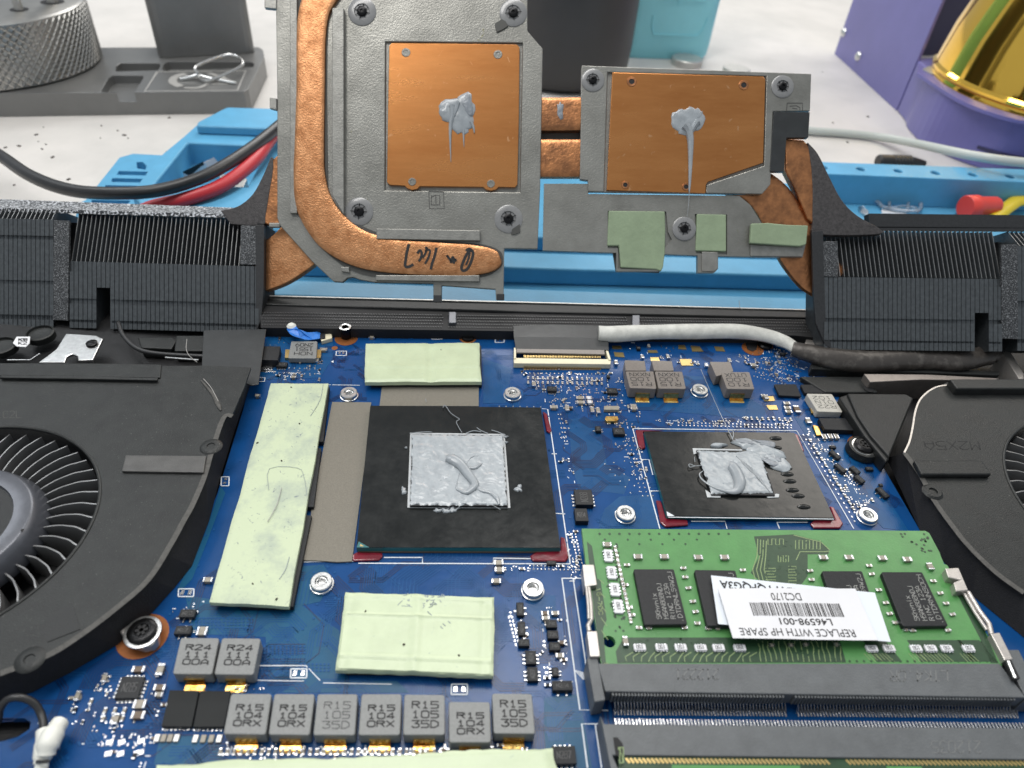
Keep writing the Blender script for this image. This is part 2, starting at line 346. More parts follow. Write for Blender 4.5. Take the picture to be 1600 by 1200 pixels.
def sheet(q, zt, th, nx=26, ny=20, wob=.25, dent=.12, m=0, seed=0., ridges=(), curl=0.):
    """soft slab with wobbly edges and a gently dented top; q = outline quad TL TR BR BL as points at height zt"""
    mb = MB(); vs = []; ex = (q[1]-q[0]).normalized(); ey = (q[0]-q[3]).normalized()
    for j in range(ny+1):
        for i in range(nx+1):
            u, v = i/nx, j/ny; p = bil(q, u, v)
            e = min(u, 1-u)*nx; g = min(v, 1-v)*ny; k = noise.noise(V((p.x*.12+seed, p.y*.12, seed)))
            if e == 0: p += ex*(k*wob*2+noise.noise(V((p.x, p.y*.5, seed+5)))*wob)
            if g == 0: p += ey*(noise.noise(V((p.x*.12, seed, p.y*.1)))*wob*2+noise.noise(V((p.x*.5, p.y, seed+9)))*wob)
            z = noise.noise(V((p.x*.18, p.y*.18, seed+3)))*dent*1.5+noise.noise(V((p.x*.7, p.y*.7, seed)))*dent*.4
            for (ax, pos, wd, hh) in ridges: z += hh*math.exp(-(((u if ax == 'u' else v)-pos)/wd)**2)
            if min(e, g) == 0: z = z*.5-.22*th
            vs.append(V((p.x, p.y, zt+z)))
    R = nx+1; fs = [[j*R+i, j*R+i+1, (j+1)*R+i+1, (j+1)*R+i] for j in range(ny) for i in range(nx)]
    mb.add(vs, fs, m)
    rim = [i for i in range(R)]+[j*R+nx for j in range(1, ny+1)]+[ny*R+i for i in range(nx-1, -1, -1)]+[j*R for j in range(ny-1, 0, -1)]
    o = len(mb.v); mb.v += [V((vs[i].x, vs[i].y, zt-th)) for i in rim]; n = len(rim)
    for i in range(n): mb.f.append([rim[i], o+i, o+(i+1) % n, rim[(i+1) % n]]); mb.m.append(m)
    mb.f.append([o+i for i in range(n)][::-1]); mb.m.append(m)
    return mb
def inside(p, poly):
    c = False; n = len(poly)
    for i in range(n):
        a, b = poly[i], poly[(i+1) % n]
        if (a[1] > p[1]) != (b[1] > p[1]) and p[0] < (b[0]-a[0])*(p[1]-a[1])/(b[1]-a[1])+a[0]: c = not c
    return c
# ------------------------------------------------------------------ the workbench
ZT = -14.
mb = MB(); mb.slab([(-4000, 1600), (-1500, -120), (3200, -120), (5600, 1600)], ZT, ZT-3)
mb = MB(); mb.loft([V((-900, -260, ZT)), V((1100, -260, ZT)), V((1100, 1500, ZT)), V((-900, 1500, ZT))], [V((-900, -260, ZT-20)), V((1100, -260, ZT-20)), V((1100, 1500, ZT-20)), V((-900, 1500, ZT-20))])
tag(mb.build('table', 'table'), 'white laminate workbench top scattered with small dark crumbs', 'workbench', None, 'structure')
random.seed(3); mb = MB()
for k in range(26):
    px, py = random.choice([(random.uniform(5, 330), random.uniform(182, 300)), (random.uniform(1130, 1400), random.uniform(60, 245)), (random.uniform(20, 300), random.uniform(182, 240))])
    p = W(px, py, ZT); r = random.uniform(.2, .8); a = random.uniform(0, 3.1)
    mb.box(p, r*2, r, .35, a)
tag(mb.build('crumbs', 'dust'), 'small dark crumbs of dirt lying on the white bench', 'dirt', None, 'stuff')
# ------------------------------------------------------------------ laptop chassis
ch = thing('laptop_chassis', W(840, 600, -6), 'black laptop base opened up, holding the blue circuit board and both fans', 'laptop base')
mb = MB(); mb.slab([(-240, 470), (380, 486), (1290, 508), (1900, 520), (2100, 1350), (-400, 1350)], -3.2, -11.5)
mb.build('base_tray', 'chassis', ch, bevel=.4)
mb = MB()                                           # rear bar with its thin bright lip
z = 5.5
z = 3.4; mb.slab([(402, 462), (860, 474), (1284, 485), (1284, 497), (860, 488), (402, 475)], z, -3.2)
mb.build('rear_bar', 'plastic', ch, bevel=.3)
mb = MB(); mb.strip(pts([(395, 461.4), (860, 473), (1275, 484.2)], z+.35), .35, m=0, th=.3); mb.build('lip', 'steel_soft', ch)
mb = MB()
mb.slab([(405, 476.8), (860, 489.2), (1283, 498), (1278, 528), (1240, 524), (860, 518), (408, 512)], 2.9, -3.1)
g = mb.build('vent_grille', 'finpit', ch)
mb = MB()
for row, (ya, yb, s) in enumerate([(489, 501, .50), (493.5, 505.5, .50), (498, 510, .50), (503, 514.5, .42), (508, 519, .35)]):
    for k in range(215):
        t = k/214; px = 410+866*t+(2 if row % 2 else 0); py = ya+(yb-ya)*t
        if 0.325 < t < .335 or .655 < t < .665: continue
        p = W(px, py, 3.0-.02*row); a = .5 if row % 2 else -.5
        mb.box(p-V((0, 0, .2)), s*.8, .17, .38, a)
mb.build('grille_mesh', 'mesh', ch)
mb = MB()
for px, py in ((707, 495), (994, 500)): mb.slab([(px-6, py-8), (px+6, py-8), (px+6, py+9), (px-6, py+9)], 3.8, 2.5)
mb.each('clip', 'hub', ch, bevel=.2)
mb = MB()                                           # pale metal showing between the vents and the right cooler
mb.slab([(1268, 505), (1292, 503), (1292, 512), (1270, 512)], 2, -3.1); mb.slab([(1262, 520), (1290, 516), (1303, 540), (1258, 538)], 2, -3.1)
mb.slab([(1522, 505), (1532, 504), (1530, 512), (1522, 512)], 2, -3.1); mb.slab([(1521, 516), (1530, 515), (1538, 531), (1521, 530)], 2, -3.1)
mb.slab([(1565, 548), (1578, 548), (1600, 584), (1600, 592), (1592, 592)], 3.5, -3)
mb.each('metal_bracket', 'alu', ch, bevel=.15)
mb = MB(); mb.slab([(1250, 588), (1352, 588), (1362, 600), (1372, 613), (1290, 613)], 1.5, -3.1); mb.slab([(1268, 566), (1562, 580), (1562, 586), (1268, 576)], 2.5, -3.1); mb.each('inner_rail', 'sheet', ch, bevel=.3)
mb = MB(); p = W(1357, 608, 1.55); mb.lathe(p, [(1.2, 0), (1.2, .1)], 18); mb.build('rail_hole', 'finpit', ch)
mb = MB(); mb.slab([(1350, 584), (1450, 585), (1562, 591), (1545, 597), (1500, 594), (1440, 593), (1360, 597)], 3.6, -3.1); mb.build('metal_strip', 'tan_metal', ch, bevel=.15)
# left corner of the chassis: bracket, round bosses, cable
mb = MB()
q = [(103, 521), (150, 524), (161, 529), (145, 562), (122, 563), (121, 556), (113, 553), (104, 557), (101, 566), (60, 566), (74, 556), (88, 545)]
mb.slab(q, 1.6, .9); o = mb.build('hinge_plate', 'steel', ch, bevel=.2)
mb = MB(); p = W(144, 538, 1.6); mb.lathe(p, [(1.35, 0), (1.3, .5), (.9, .7)], 20); mb.lathe(p+V((0, 0, .7)), [(.4, 0), (.4, .05)], 6); mb.build('screw', 'screw', ch, smooth=True)
mb = MB()
for px, py, r in ((5, 548, 3.4), (66, 528, 3.2)):
    p = W(px, py, -1); mb.lathe(p, [(r, 0), (r, 1.6), (r-.35, 1.8), (r-.5, 1.2), (r-1.5, 1.0), (.2, 1.0)], 28)
mb.each('round_boss', 'sheet', ch, smooth=True)
mb = MB(); mb.slab(rq(pts([(26, 526), (47, 526), (43, 541), (21, 541)], 1.05), .15) and [(26, 526), (47, 526), (46, 536), (40, 542), (26, 541), (20, 536)], 1.1, .9)
q = pts([(24, 527), (46, 527), (44, 540), (24, 540)], 1.12); strokes(mb, ['M38', 'K2'], q, (.25, .15, .85, .85), .22, 1)
mb.build('dot_label', ['paper', 'ink'], ch)
mb = MB(); mb.slab([(318, 516), (416, 514), (404, 600), (392, 602), (315, 575)], 3.3, 3.0); mb.build('black_tape', 'black_tape', ch, bevel=.1)
mb = MB(); mb.tube(smooth_path(pts([(185, 505), (193, 525), (215, 545), (250, 553), (320, 557)], 1.2)), .55, 10); mb.build('antenna_wire', 'black_rubber', ch, smooth=True)
mb = MB(); mb.slab([(215, 527), (270, 527), (275, 533), (268, 545), (220, 543)], .2, -3); mb.slab([(275, 524), (330, 524), (325, 548), (272, 548)], .4, -3); mb.each('inner_frame', 'sheet', ch, bevel=.3)
mb = MB(); mb.strip(pts([(11, 562), (47, 562), (62, 552)], 1.), .3, th=.3); mb.strip(pts([(258, 558), (310, 562)], 1.9), .35, th=.3); mb.each('wire_edge', 'steel', ch)
# ------------------------------------------------------------------ fans
FC1 = V((-70.8, .65, 0)); FC2 = V((161.6, 6.7, 0))
def fan(C, R, cover, foot, label, group, mirror, hubR, zt=6.4):
    t = thing('cooling_fan', V((C.x, C.y, -2.5)), label, 'fan', group)
    mb = MB(); mb.slab(cover, zt, zt-.5); cv = mb.build('top_cover', 'sheet', t, bevel=.12)
    cut = MB(); cut.lathe(V((C.x, C.y, zt-2)), [(R, 0), (R, 4)], 96); carve(cv, cut)
    mb = MB(); n = 96                                # rolled lip round the intake
    for i in range(n):
        pass
    ring = [V((C.x+math.cos(2*math.pi*i/n)*(R+.15), C.y+math.sin(2*math.pi*i/n)*(R+.15), zt-.05)) for i in range(n+1)]
    mb.tube(ring, .32, 8); mb.build('intake_lip', 'sheet', t, smooth=True)
    mb = MB(); mb.lathe(V((C.x, C.y, -2.4)), [(R+2, 0), (R+2, .5)], 64); mb.lathe(V((C.x, C.y, -1.5)), [(hubR*1.02, 0), (hubR+.6, 3.5), (hubR*.4, 3.6)], 48); mb.build('fan_well', 'finpit', t)
    mb = MB(); mb.lathe(V((C.x, C.y, 2)), [(hubR+1.4, 0), (hubR+1.2, 1.2), (hubR+.1, 3.2), (hubR-.4, 4.1), (hubR-.9, 4.35), (hubR-3.5, 4.35), (hubR-3.7, 3.9), (.1, 3.8)], 72, ms=[0, 0, 0, 0, 0, 0, 1, 1]); hb = mb.build('hub', ['hub', 'plastic'], t, smooth=True)
    if not mirror:
        p = W(35, 828, 6.36); mb = MB(); mb.lathe(p, [(.28, 0), (.28, .02)], 10); mb.build('pin_hole', 'finpit', hb, org=ORG[t.name])
    mb = MB(); nb = 47
    prof = [(R-.45, 0), (R-2, 1.6), (R-3.4, 3.6), (R-5.2, 5.2), (R-7, 6.8), (hubR+1.0, 7.4)]
    Lo = []
    for i, (r, a) in enumerate(smooth_path([V((r, a, 0)) for r, a in prof], 3) and [(p.x, p.y) for p in smooth_path([V((r, a, 0)) for r, a in prof], 3)]):
        a = math.radians(a*(-1 if mirror else 1)); Lo.append(V((r*math.cos(a), r*math.sin(a), 0)))
    k = len(Lo); wd = []; hh = []
    for i, p in enumerate(Lo):
        d = (Lo[min(i+1, k-1)]-Lo[max(i-1, 0)]).normalized(); b = V((-d.y, d.x, 0)); w = .13; wd.append((p+b*w, p-b*w)); hh.append(4.9-1.2*(i/(k-1))**2)
    vs = []
    for (a, b), h in zip(wd, hh): vs += [a+V((0, 0, h)), b+V((0, 0, h)), b+V((0, 0, -1.5)), a+V((0, 0, -1.5))]
    fs = [[0, 1, 2, 3], [4*k-1, 4*k-2, 4*k-3, 4*k-4]]
    for i in range(k-1):
        for j in range(4): fs.append([4*i+j, 4*i+(j+1) % 4, 4*i+4+(j+1) % 4, 4*i+4+j])
    mb.add(vs, fs); b0 = mb.build('blade', 'blade', t, org=V((0, 0, 0))); b0.location = V((0, 0, 2.5))*S
    for i in range(1, nb):
        b = b0.copy(); COL.objects.link(b); b.rotation_euler.z = 2*math.pi*i/nb
    mb = MB(); n = len(foot); ta = pts([f[1] for f in foot], zt-.55); ba = pts([f[0] for f in foot], .15)
    thick = 6 if not mirror else -6
    for i in range(n-1):
        q = [ta[i], ta[i+1], ba[i+1], ba[i]]; mb.add(q+[p+V((-thick, 0, 0)) for p in q], [[0, 1, 2, 3], [4, 7, 6, 5], [0, 4, 5, 1], [3, 2, 6, 7]])
    mb.build('foam_wall', 'foam', t)
    return t
cov1 = [(-90, 567), (150, 568), (250, 569.5), (254, 572), (330, 571), (392, 574), (382, 604), (363, 648), (349, 652), (336, 686), (330, 708), (322, 738), (316, 752), (300, 789), (289, 803), (284, 826), (269, 847), (258, 866), (243, 886), (231, 905), (216, 921), (197, 936), (179, 951), (152, 971), (126, 991), (100, 1008), (74, 1023), (40, 1038), (0, 1051), (-120, 1085), (-300, 1100), (-300, 567)]
foot1 = [((391, 602), (385, 600)), ((366, 675), (349, 652)), ((344, 747), (322, 738)), ((327, 813), (289, 803)), ((300, 884), (258, 866)), ((272, 919), (231, 905)), ((234, 961), (179, 951)), ((184, 1007), (126, 991)), ((110, 1051), (74, 1023)), ((50, 1082), (0, 1051)), ((-60, 1112), (-120, 1085))]
f1 = fan(FC1, 24.65, cov1, foot1, 'black blower fan with curved blades beside the long green thermal pad', 'laptop cooling fans', False, 14.2)
mb = MB(); mb.strip(pts(sp2([(363, 650), (349, 653), (330, 708), (318, 748), (300, 790), (286, 815), (268, 848), (231, 906), (179, 952), (126, 992), (74, 1024), (0, 1052)], 5), 6.44), 1.0, th=.1); mb.build('tape_edge', 'foam_edge', f1)
mb = MB(); mb.slab([(196, 711), (322, 712), (318, 738), (190, 736)], 6.95, 6.41); mb.build('raised_bar', 'bar', f1, bevel=.15)
mb = MB(); mb.strip(pts([(0, 588), (150, 590), (246, 592)], 7.2), .8, th=.6); mb.slab([(-90, 566.5), (252, 569.5), (250, 590), (-90, 585)], 6.75, 6.41); mb.each('folded_strip', 'sheet', f1, bevel=.15)
mb = MB(); mb.slab([(96, 950), (112, 940), (125, 983), (74, 1003), (62, 978)], 6.5, 6.41); mb.build('patch', 'plastic', f1)
mb = MB()
for px, py in ((47, 1031), (330, 698)):
    p = W(px, py, 6.42); mb.lathe(p, [(2.2, 0), (1.7, .35), (.8, .35), (.7, .15)], 20)
mb.each('rivet', 'sheet', f1, smooth=True)
mb = MB(); q = pts([(-10, 641), (38, 641), (38, 654), (-10, 654)], 6.41); strokes(mb, ['1C2L'], q, (.1, .1, .9, .9), .12, 0); mb.build('embossed_mark', 'foam_edge', f1)
cov2 = [(1480, 597), (1900, 597), (1900, 1000), (1640, 950), (1598, 924), (1560, 898), (1530, 870), (1512, 850), (1497, 832), (1482, 812), (1462, 784), (1450, 760), (1440, 744), (1424, 720), (1414, 706), (1421, 684), (1428, 645), (1435, 627), (1449, 612)]
foot2 = [((1385, 716), (1414, 707)), ((1437, 828), (1462, 784)), ((1478, 882), (1497, 832)), ((1519, 930), (1530, 870)), ((1600, 996), (1598, 924)), ((1690, 1060), (1680, 980))]
f2 = fan(FC2, 26.9, cov2, foot2, 'black blower fan behind the green memory stick, showing only a sliver of blades', 'laptop cooling fans', True, 16)
mb = MB(); mb.slab([(1324, 614), (1415, 615), (1428, 622), (1400, 690), (1390, 714), (1360, 680), (1340, 650)], 4.2, -2); mb.slab([(1311, 620), (1326, 615), (1342, 650), (1362, 680), (1391, 716), (1385, 722), (1350, 680)], 3.6, .1); mb.each('lower_step', 'plastic', f2, bevel=.4)
mb = MB(); mb.strip(pts(sp2([(1486, 601), (1462, 605), (1441, 620), (1431, 640), (1426, 668), (1421, 690), (1413, 707)], 4), 6.5), .38, th=.3); mb.build('bright_lip', 'alu', f2)
mb = MB(); mb.slab([(1484, 592), (1700, 592), (1700, 607), (1495, 607)], 8.4, 6.2); mb.slab([(1428, 719), (1534, 719), (1550, 741), (1440, 741)], 7.6, 6.41); mb.each('raised_bar', 'sheet', f2, bevel=.3)
mb = MB(); mb.strip(pts(sp2([(1414, 708), (1424, 721), (1440, 745), (1462, 785), (1497, 833), (1512, 851), (1531, 871), (1562, 899), (1600, 926)], 4), 6.44), 1.1, th=.1); mb.build('tape_edge', 'foam_edge', f2)
mb = MB(); p = W(1457, 769, 6.42); mb.lathe(p, [(2.1, 0), (1.6, .4), (.9, .4), (.8, .1)], 20); mb.build('rivet', 'sheet', f2, smooth=True)
mb = MB(); strokes(mb, ['M2X5A'], pts([(1442, 689), (1530, 689), (1534, 703), (1446, 703)], 6.41), (.02, .05, .98, .95), .22, 0, rot=180); mb.build('stamped_mark', 'finpit', f2)
# ------------------------------------------------------------------ motherboard
bd = thing('motherboard', W(700, 800, 0), 'blue laptop circuit board crowded with tiny silver components', 'circuit board')
BOARD = [(417, 514), (598, 519), (604, 523), (614, 528), (656, 529), (661, 521), (800, 525), (1232, 535), (1247, 562), (1280, 567), (1310, 620), (1380, 730), (1437, 828), (1520, 928), (1640, 1020), (1760, 1300), (-160, 1300), (-160, 1130), (110, 1045), (184, 1000), (300, 870), (340, 770), (380, 640), (389, 602)]
mb = MB(); mb.slab(BOARD, 0, -1.3); pcb = mb.build('board', 'pcb', bd)
cut = MB(); cut.slab([(-60, 1118), (0, 1113), (30, 1113), (40, 1119), (38, 1130), (20, 1142), (0, 1148), (-60, 1160)], 2, -2.5); carve(pcb, cut)
mb = MB()
for i, (pg, m) in enumerate([([(888, 655), (915, 652), (938, 668), (948, 725), (965, 735), (985, 746), (975, 772), (940, 768), (908, 772), (895, 735)], 0), ([(968, 776), (1020, 772), (1030, 826), (935, 824), (945, 795)], 0),
       ([(290, 930), (420, 950), (470, 945), (530, 985), (545, 1070), (480, 1080), (420, 1060), (415, 995), (300, 990)], 1), ([(470, 1062), (620, 1064), (640, 1082), (440, 1082)], 1), ([(470, 885), (505, 882), (520, 905), (500, 940), (455, 950)], 1),
       ([(825, 930), (868, 930), (870, 975), (846, 985), (826, 975)], 0), ([(850, 1090), (905, 1085), (925, 1200), (880, 1200), (850, 1165)], 1), ([(250, 1150), (345, 1150), (348, 1192), (240, 1196)], 1), ([(420, 515), (520, 520), (520, 560), (500, 590), (398, 594)], 0),
       ([(345, 760), (352, 770), (318, 860), (300, 905), (285, 920), (275, 925), (320, 835)], 1), ([(1000, 582), (1120, 590), (1200, 640), (1190, 655), (1010, 640), (985, 640)], 0), ([(1240, 650), (1330, 690), (1420, 830), (1380, 825), (1310, 760)], 0), ([(755, 560), (800, 575), (790, 630), (755, 630)], 0)]):
    mb.slab(pg, .02+.003*i, -.01, m)
mb.each('copper_pour', ['pour', 'teal'], bd)
bw = [(p.x, p.y) for p in pts(BOARD, 0)]
random.seed(11); mb = MB()
def bundle(px, py, ang, n, sp, seglen, w=.14, m=0, turns=3, z=.075):
    p = W(px, py, z); a = ang; path = [p]
    for k in range(turns):
        path.append(path[-1]+V((math.cos(a), math.sin(a), 0))*random.uniform(.5, 1.2)*seglen); a += random.choice((-1, 1))*math.pi/4
    for i in range(n):
        out = []
        for k, q in enumerate(path):
            d1 = (path[k]-path[k-1]).normalized() if k else (path[1]-path[0]).normalized(); d2 = (path[k+1]-path[k]).normalized() if k < len(path)-1 else d1
            b = (d1+d2).normalized(); nr = V((-b.y, b.x, 0)); out.append(q+nr*(i*sp)/max(.5, b.dot(d1)))
        if all(inside((q.x, q.y), bw) for q in out): mb.strip(out, w, m=m)
def rnd(poly):
    xs = [a for a, b in poly]; ys = [b for a, b in poly]
    while True:
        q = (random.uniform(min(xs), max(xs)), random.uniform(min(ys), max(ys)))
        if inside(q, poly): return q
for k in range(170):
    q = rnd([(330, 880), (560, 880), (900, 890), (900, 1190), (240, 1190), (0, 1190), (0, 1160), (180, 1030)]); bundle(q[0], q[1], random.randrange(8)*math.pi/4, random.randint(1, 7), .42, random.uniform(2, 6), m=random.choice((0, 0, 1)))
for k in range(190):
    q = rnd([(760, 530), (1230, 540), (1300, 620), (1420, 825), (900, 825), (860, 640), (760, 630)]); bundle(q[0], q[1], random.randrange(8)*math.pi/4, random.randint(1, 6), .40, random.uniform(1.5, 5), m=random.choice((0, 1)))
for k in range(40):
    q = rnd([(420, 520), (570, 525), (560, 620), (410, 600)]); bundle(q[0], q[1], random.randrange(8)*math.pi/4, random.randint(1, 3), .4, random.uniform(1.5, 4), m=random.choice((0, 1)))
for px0, py0, px1, py1, n in ((612, 905, 660, 868, 7), (640, 915, 700, 872, 3), (700, 905, 730, 872, 4), (470, 905, 500, 880, 4)):
    for i in range(n):
        a = W(px0+i*6, py0, .08); b = W(px1+i*7, py1, .08); c = V((a.x, a.y-5, .08)); mb.strip([c, a, b, V((b.x, b.y+3, .08))], .14)
for i in range(6):
    mb.strip(pts([(912+i*5, 910), (924+i*5, 1000), (938+i*4, 1120), (946+i*4, 1200)], .08), .16, m=i % 2)
mb.build('trace', ['trace', 'trace_dark'], bd)['kind'] = 'stuff'
mb = MB(); random.seed(5)
def line(l, w=.22): mb.strip(pts(l, .10), w)
def frame(q, w=.22): 
    for a, b in zip(q, q[1:]+q[:1]): line([a, b], w)
line([(847, 638.5), (855.8, 639.4), (891, 881), (876, 881)]); line([(560, 880), (891, 881)]); line([(555, 877), (470, 878)], .15)
for a, b in (((862, 709), (870, 709)), ((868, 802), (883, 803))): line([a, b])
line([(600, 871), (660, 871), (660, 880)]); line([(771, 881), (771, 872), (840, 873)])
line([(988.6, 669.4), (1245, 673), (1334, 826)]); line([(988.6, 669.4), (1031, 826)])
line([(1002, 718), (1014, 718), (1020, 742)]); line([(1016, 767), (1031, 767), (1038, 785)]); line([(1080, 814.5), (1133, 814.5), (1136, 826)]); line([(1214, 816), (1262, 816)]); line([(1214, 816), (1218, 826)])
line([(878, 903), (906, 1109), (950, 1110)]); line([(878, 903.5), (912, 903.5)]); line([(895.6, 904), (926, 1109)]); line([(936, 1131), (909, 1131), (918, 1200)]); line([(930, 1131), (940, 1200)])
line([(513, 601), (562, 602)], .15); line([(505, 1067), (612, 1069)], .15); line([(402, 1063), (475, 1064)], .12); line([(405, 1040), (478, 1040), (500, 1063)], .15)
for i in range(6): line([(897+i*3.2, 1046+i), (912+i*3.2, 1062+i)], .12)
line([(545, 740), (570, 742)], .1)
for x, y, s in ((753, 525, 5), (1188, 549, 5), (519, 565, 2), (317, 940, 2)): mb.add(pts([(x-s, y), (x+s, y-s*.9), (x+s, y+s*.9)], .1), [[0, 1, 2]])
strokes(mb, ['M2XL5'], pts([(745, 518), (771, 519), (772, 526), (746, 526)], .1), (.05, .1, .98, .95), .13, 0, rot=180)
JF = [(406, 593, 8, 3), (533.5, 552, 8, 3.4), (683, 527, 8, 3), (781, 532, 7, 3), (352, 752, 6, 7), (291, 926, 12, 6), (467, 1052, 12.5, 7), (718, 1077, 12.5, 8), (1275, 577, 6, 6), (497, 560, 0, 0)]
for x, y, w, h in JF:
    if w: frame([(x-w, y-h), (x+w, y-h), (x+w-.5, y+h), (x-w-.5, y+h)], .2)
mb.build('board_marking', 'silk', bd)
def caps(u, v, s=1., kind='cap', w=1.0, l=1.6, h=.7, a=0., parent=bd):
    """one small chip component standing at pixel u, v"""
    p = W(u, v, .02 if parent is bd else 4.62); mb = MB(); ca, sa = math.cos(a), math.sin(a)
    def at(x, y): return V((p.x+x*ca-y*sa, p.y+x*sa+y*ca, p.z))
    if kind in ('cap', 'res', 'white'):
        mb.box(at(0, 0), l*.56, w*.96, h, a, 0)
        for s_ in (-1, 1): mb.box(at(s_*l*.39, 0), l*.22, w, h*1.04, a, 1)
        return mb.build('capacitor' if kind == 'cap' else 'resistor', [{'cap': 'capbody', 'res': 'brown', 'white': 'paper'}[kind], 'solder'], parent, bevel=.05, seg=1)
    if kind == 'pad2':
        for s_ in (-1, 1): mb.box(at(s_*l*.32, 0), l*.3, w, .12, a, 0)
        return mb.build('solder_pad', 'solder', parent)
    n = {'sot': (2, 1), 'sot5': (2, 2), 'so8': (4, 4), 'qfn': (5, 5), 'so6': (3, 3), 'plain': (0, 0)}[kind]
    mb.box(V((p.x, p.y, p.z+.12)), l, w, h, a, 0)
    for side, k in ((-1, n[0]), (1, n[1])):
        for i in range(k):
            x = (i-(k-1)/2)*(l*.86/max(k, 2))
            mb.box(at(x, side*(w/2+.22)), l*.09+.13, .62, .22, a, 1)
            if kind == 'qfn': mb.box(at(side*(l/2+.22), x), .62, l*.09+.1, .22, a, 1)
    strokes(mb, ['7%dA' % random.randint(1, 9) if l < 2.4 else 'N28%d' % random.randint(1, 9)], [at(-l/2, w/2)+V((0, 0, h+.13)), at(l/2, w/2)+V((0, 0, h+.13)), at(l/2, -w/2)+V((0, 0, h+.13)), at(-l/2, -w/2)+V((0, 0, h+.13))], (.2, .3, .8, .7), .10, 2)
    return mb.build('chip', ['ic', 'solder', 'ic_dim'], parent, bevel=.06, seg=1)
H_ = math.pi/2
for x, y, w, h in JF[:-1]: caps(x, y, kind='pad2', w=.9 if w > 8 else .6, l=2.0 if w > 8 else 1.5, a=H_ if x == 352 else 0)
for u, v, k, l, w, h, a in [
 (862, 611, 'so8', 2.3, 1.7, .7, 0), (956, 614, 'so8', 2.5, 1.9, .7, 0), (934, 674, 'sot', 1.6, 1.3, .8, H_), (966, 678, 'plain', 2.6, 2.2, .9, 0), (911, 783, 'so8', 4.0, 3.7, 1.2, H_), (907, 811, 'plain', 2.6, 3.2, 1.3, 0),
 (441, 573, 'so8', 2.6, 1.6, .7, 0), (950, 591, 'plain', .8, 1.0, .6, 0), (812.4, 955.6, 'sot', 2.6, 1.3, .8, H_), (814.6, 986, 'sot', 2.6, 1.3, .8, H_), (818, 1008.5, 'plain', 1.9, 1.3, .9, 0), (829, 1031, 'so6', 2.4, 1.8, .8, H_), (831.5, 1057, 'so6', 2.4, 1.8, .8, H_),
 (861, 979, 'plain', 1.9, 1.5, .9, 0), (863, 996, 'plain', 1.9, 1.5, .9, 0), (866, 1014, 'plain', 1.9, 1.5, .9, 0), (867, 1053, 'sot5', 1.5, 1.1, .7, H_), (877.6, 1076, 'sot', 3.3, 1.6, 1.0, 0), (880, 1184, 'so8', 3.6, 2.6, 1., 0), (205, 1077.5, 'qfn', 3.5, 3.5, .7, 0),
 (295, 963, 'sot5', 2.6, 1.5, .9, 0), (288, 989, 'sot', 2.6, 1.5, .9, 0), (1300, 701, 'plain', 1.4, .8, .6, 0), (1303, 714, 'sot', 2.6, 1.2, .8, -1.1), (1311, 735, 'sot', 2.6, 1.2, .8, -1.1), (1334, 738, 'so6', 2.2, 1.3, .8, -1.1), (1341, 752, 'so6', 2.2, 1.3, .8, -1.1), (1357, 735, 'plain', 1.6, 1.0, .6, 0), (1377, 773, 'sot5', 2.9, 1.3, .8, -1.2), (1375, 760, 'plain', .8, .7, .5, 0),
 (1222, 556, 'plain', 1.3, .9, .7, 0), (997, 547, 'plain', 1.1, 1.1, .7, 0), (861, 882, 'plain', 1.8, .9, .5, 0)]:
    caps(u, v, kind=k, l=l, w=w, h=h, a=a)
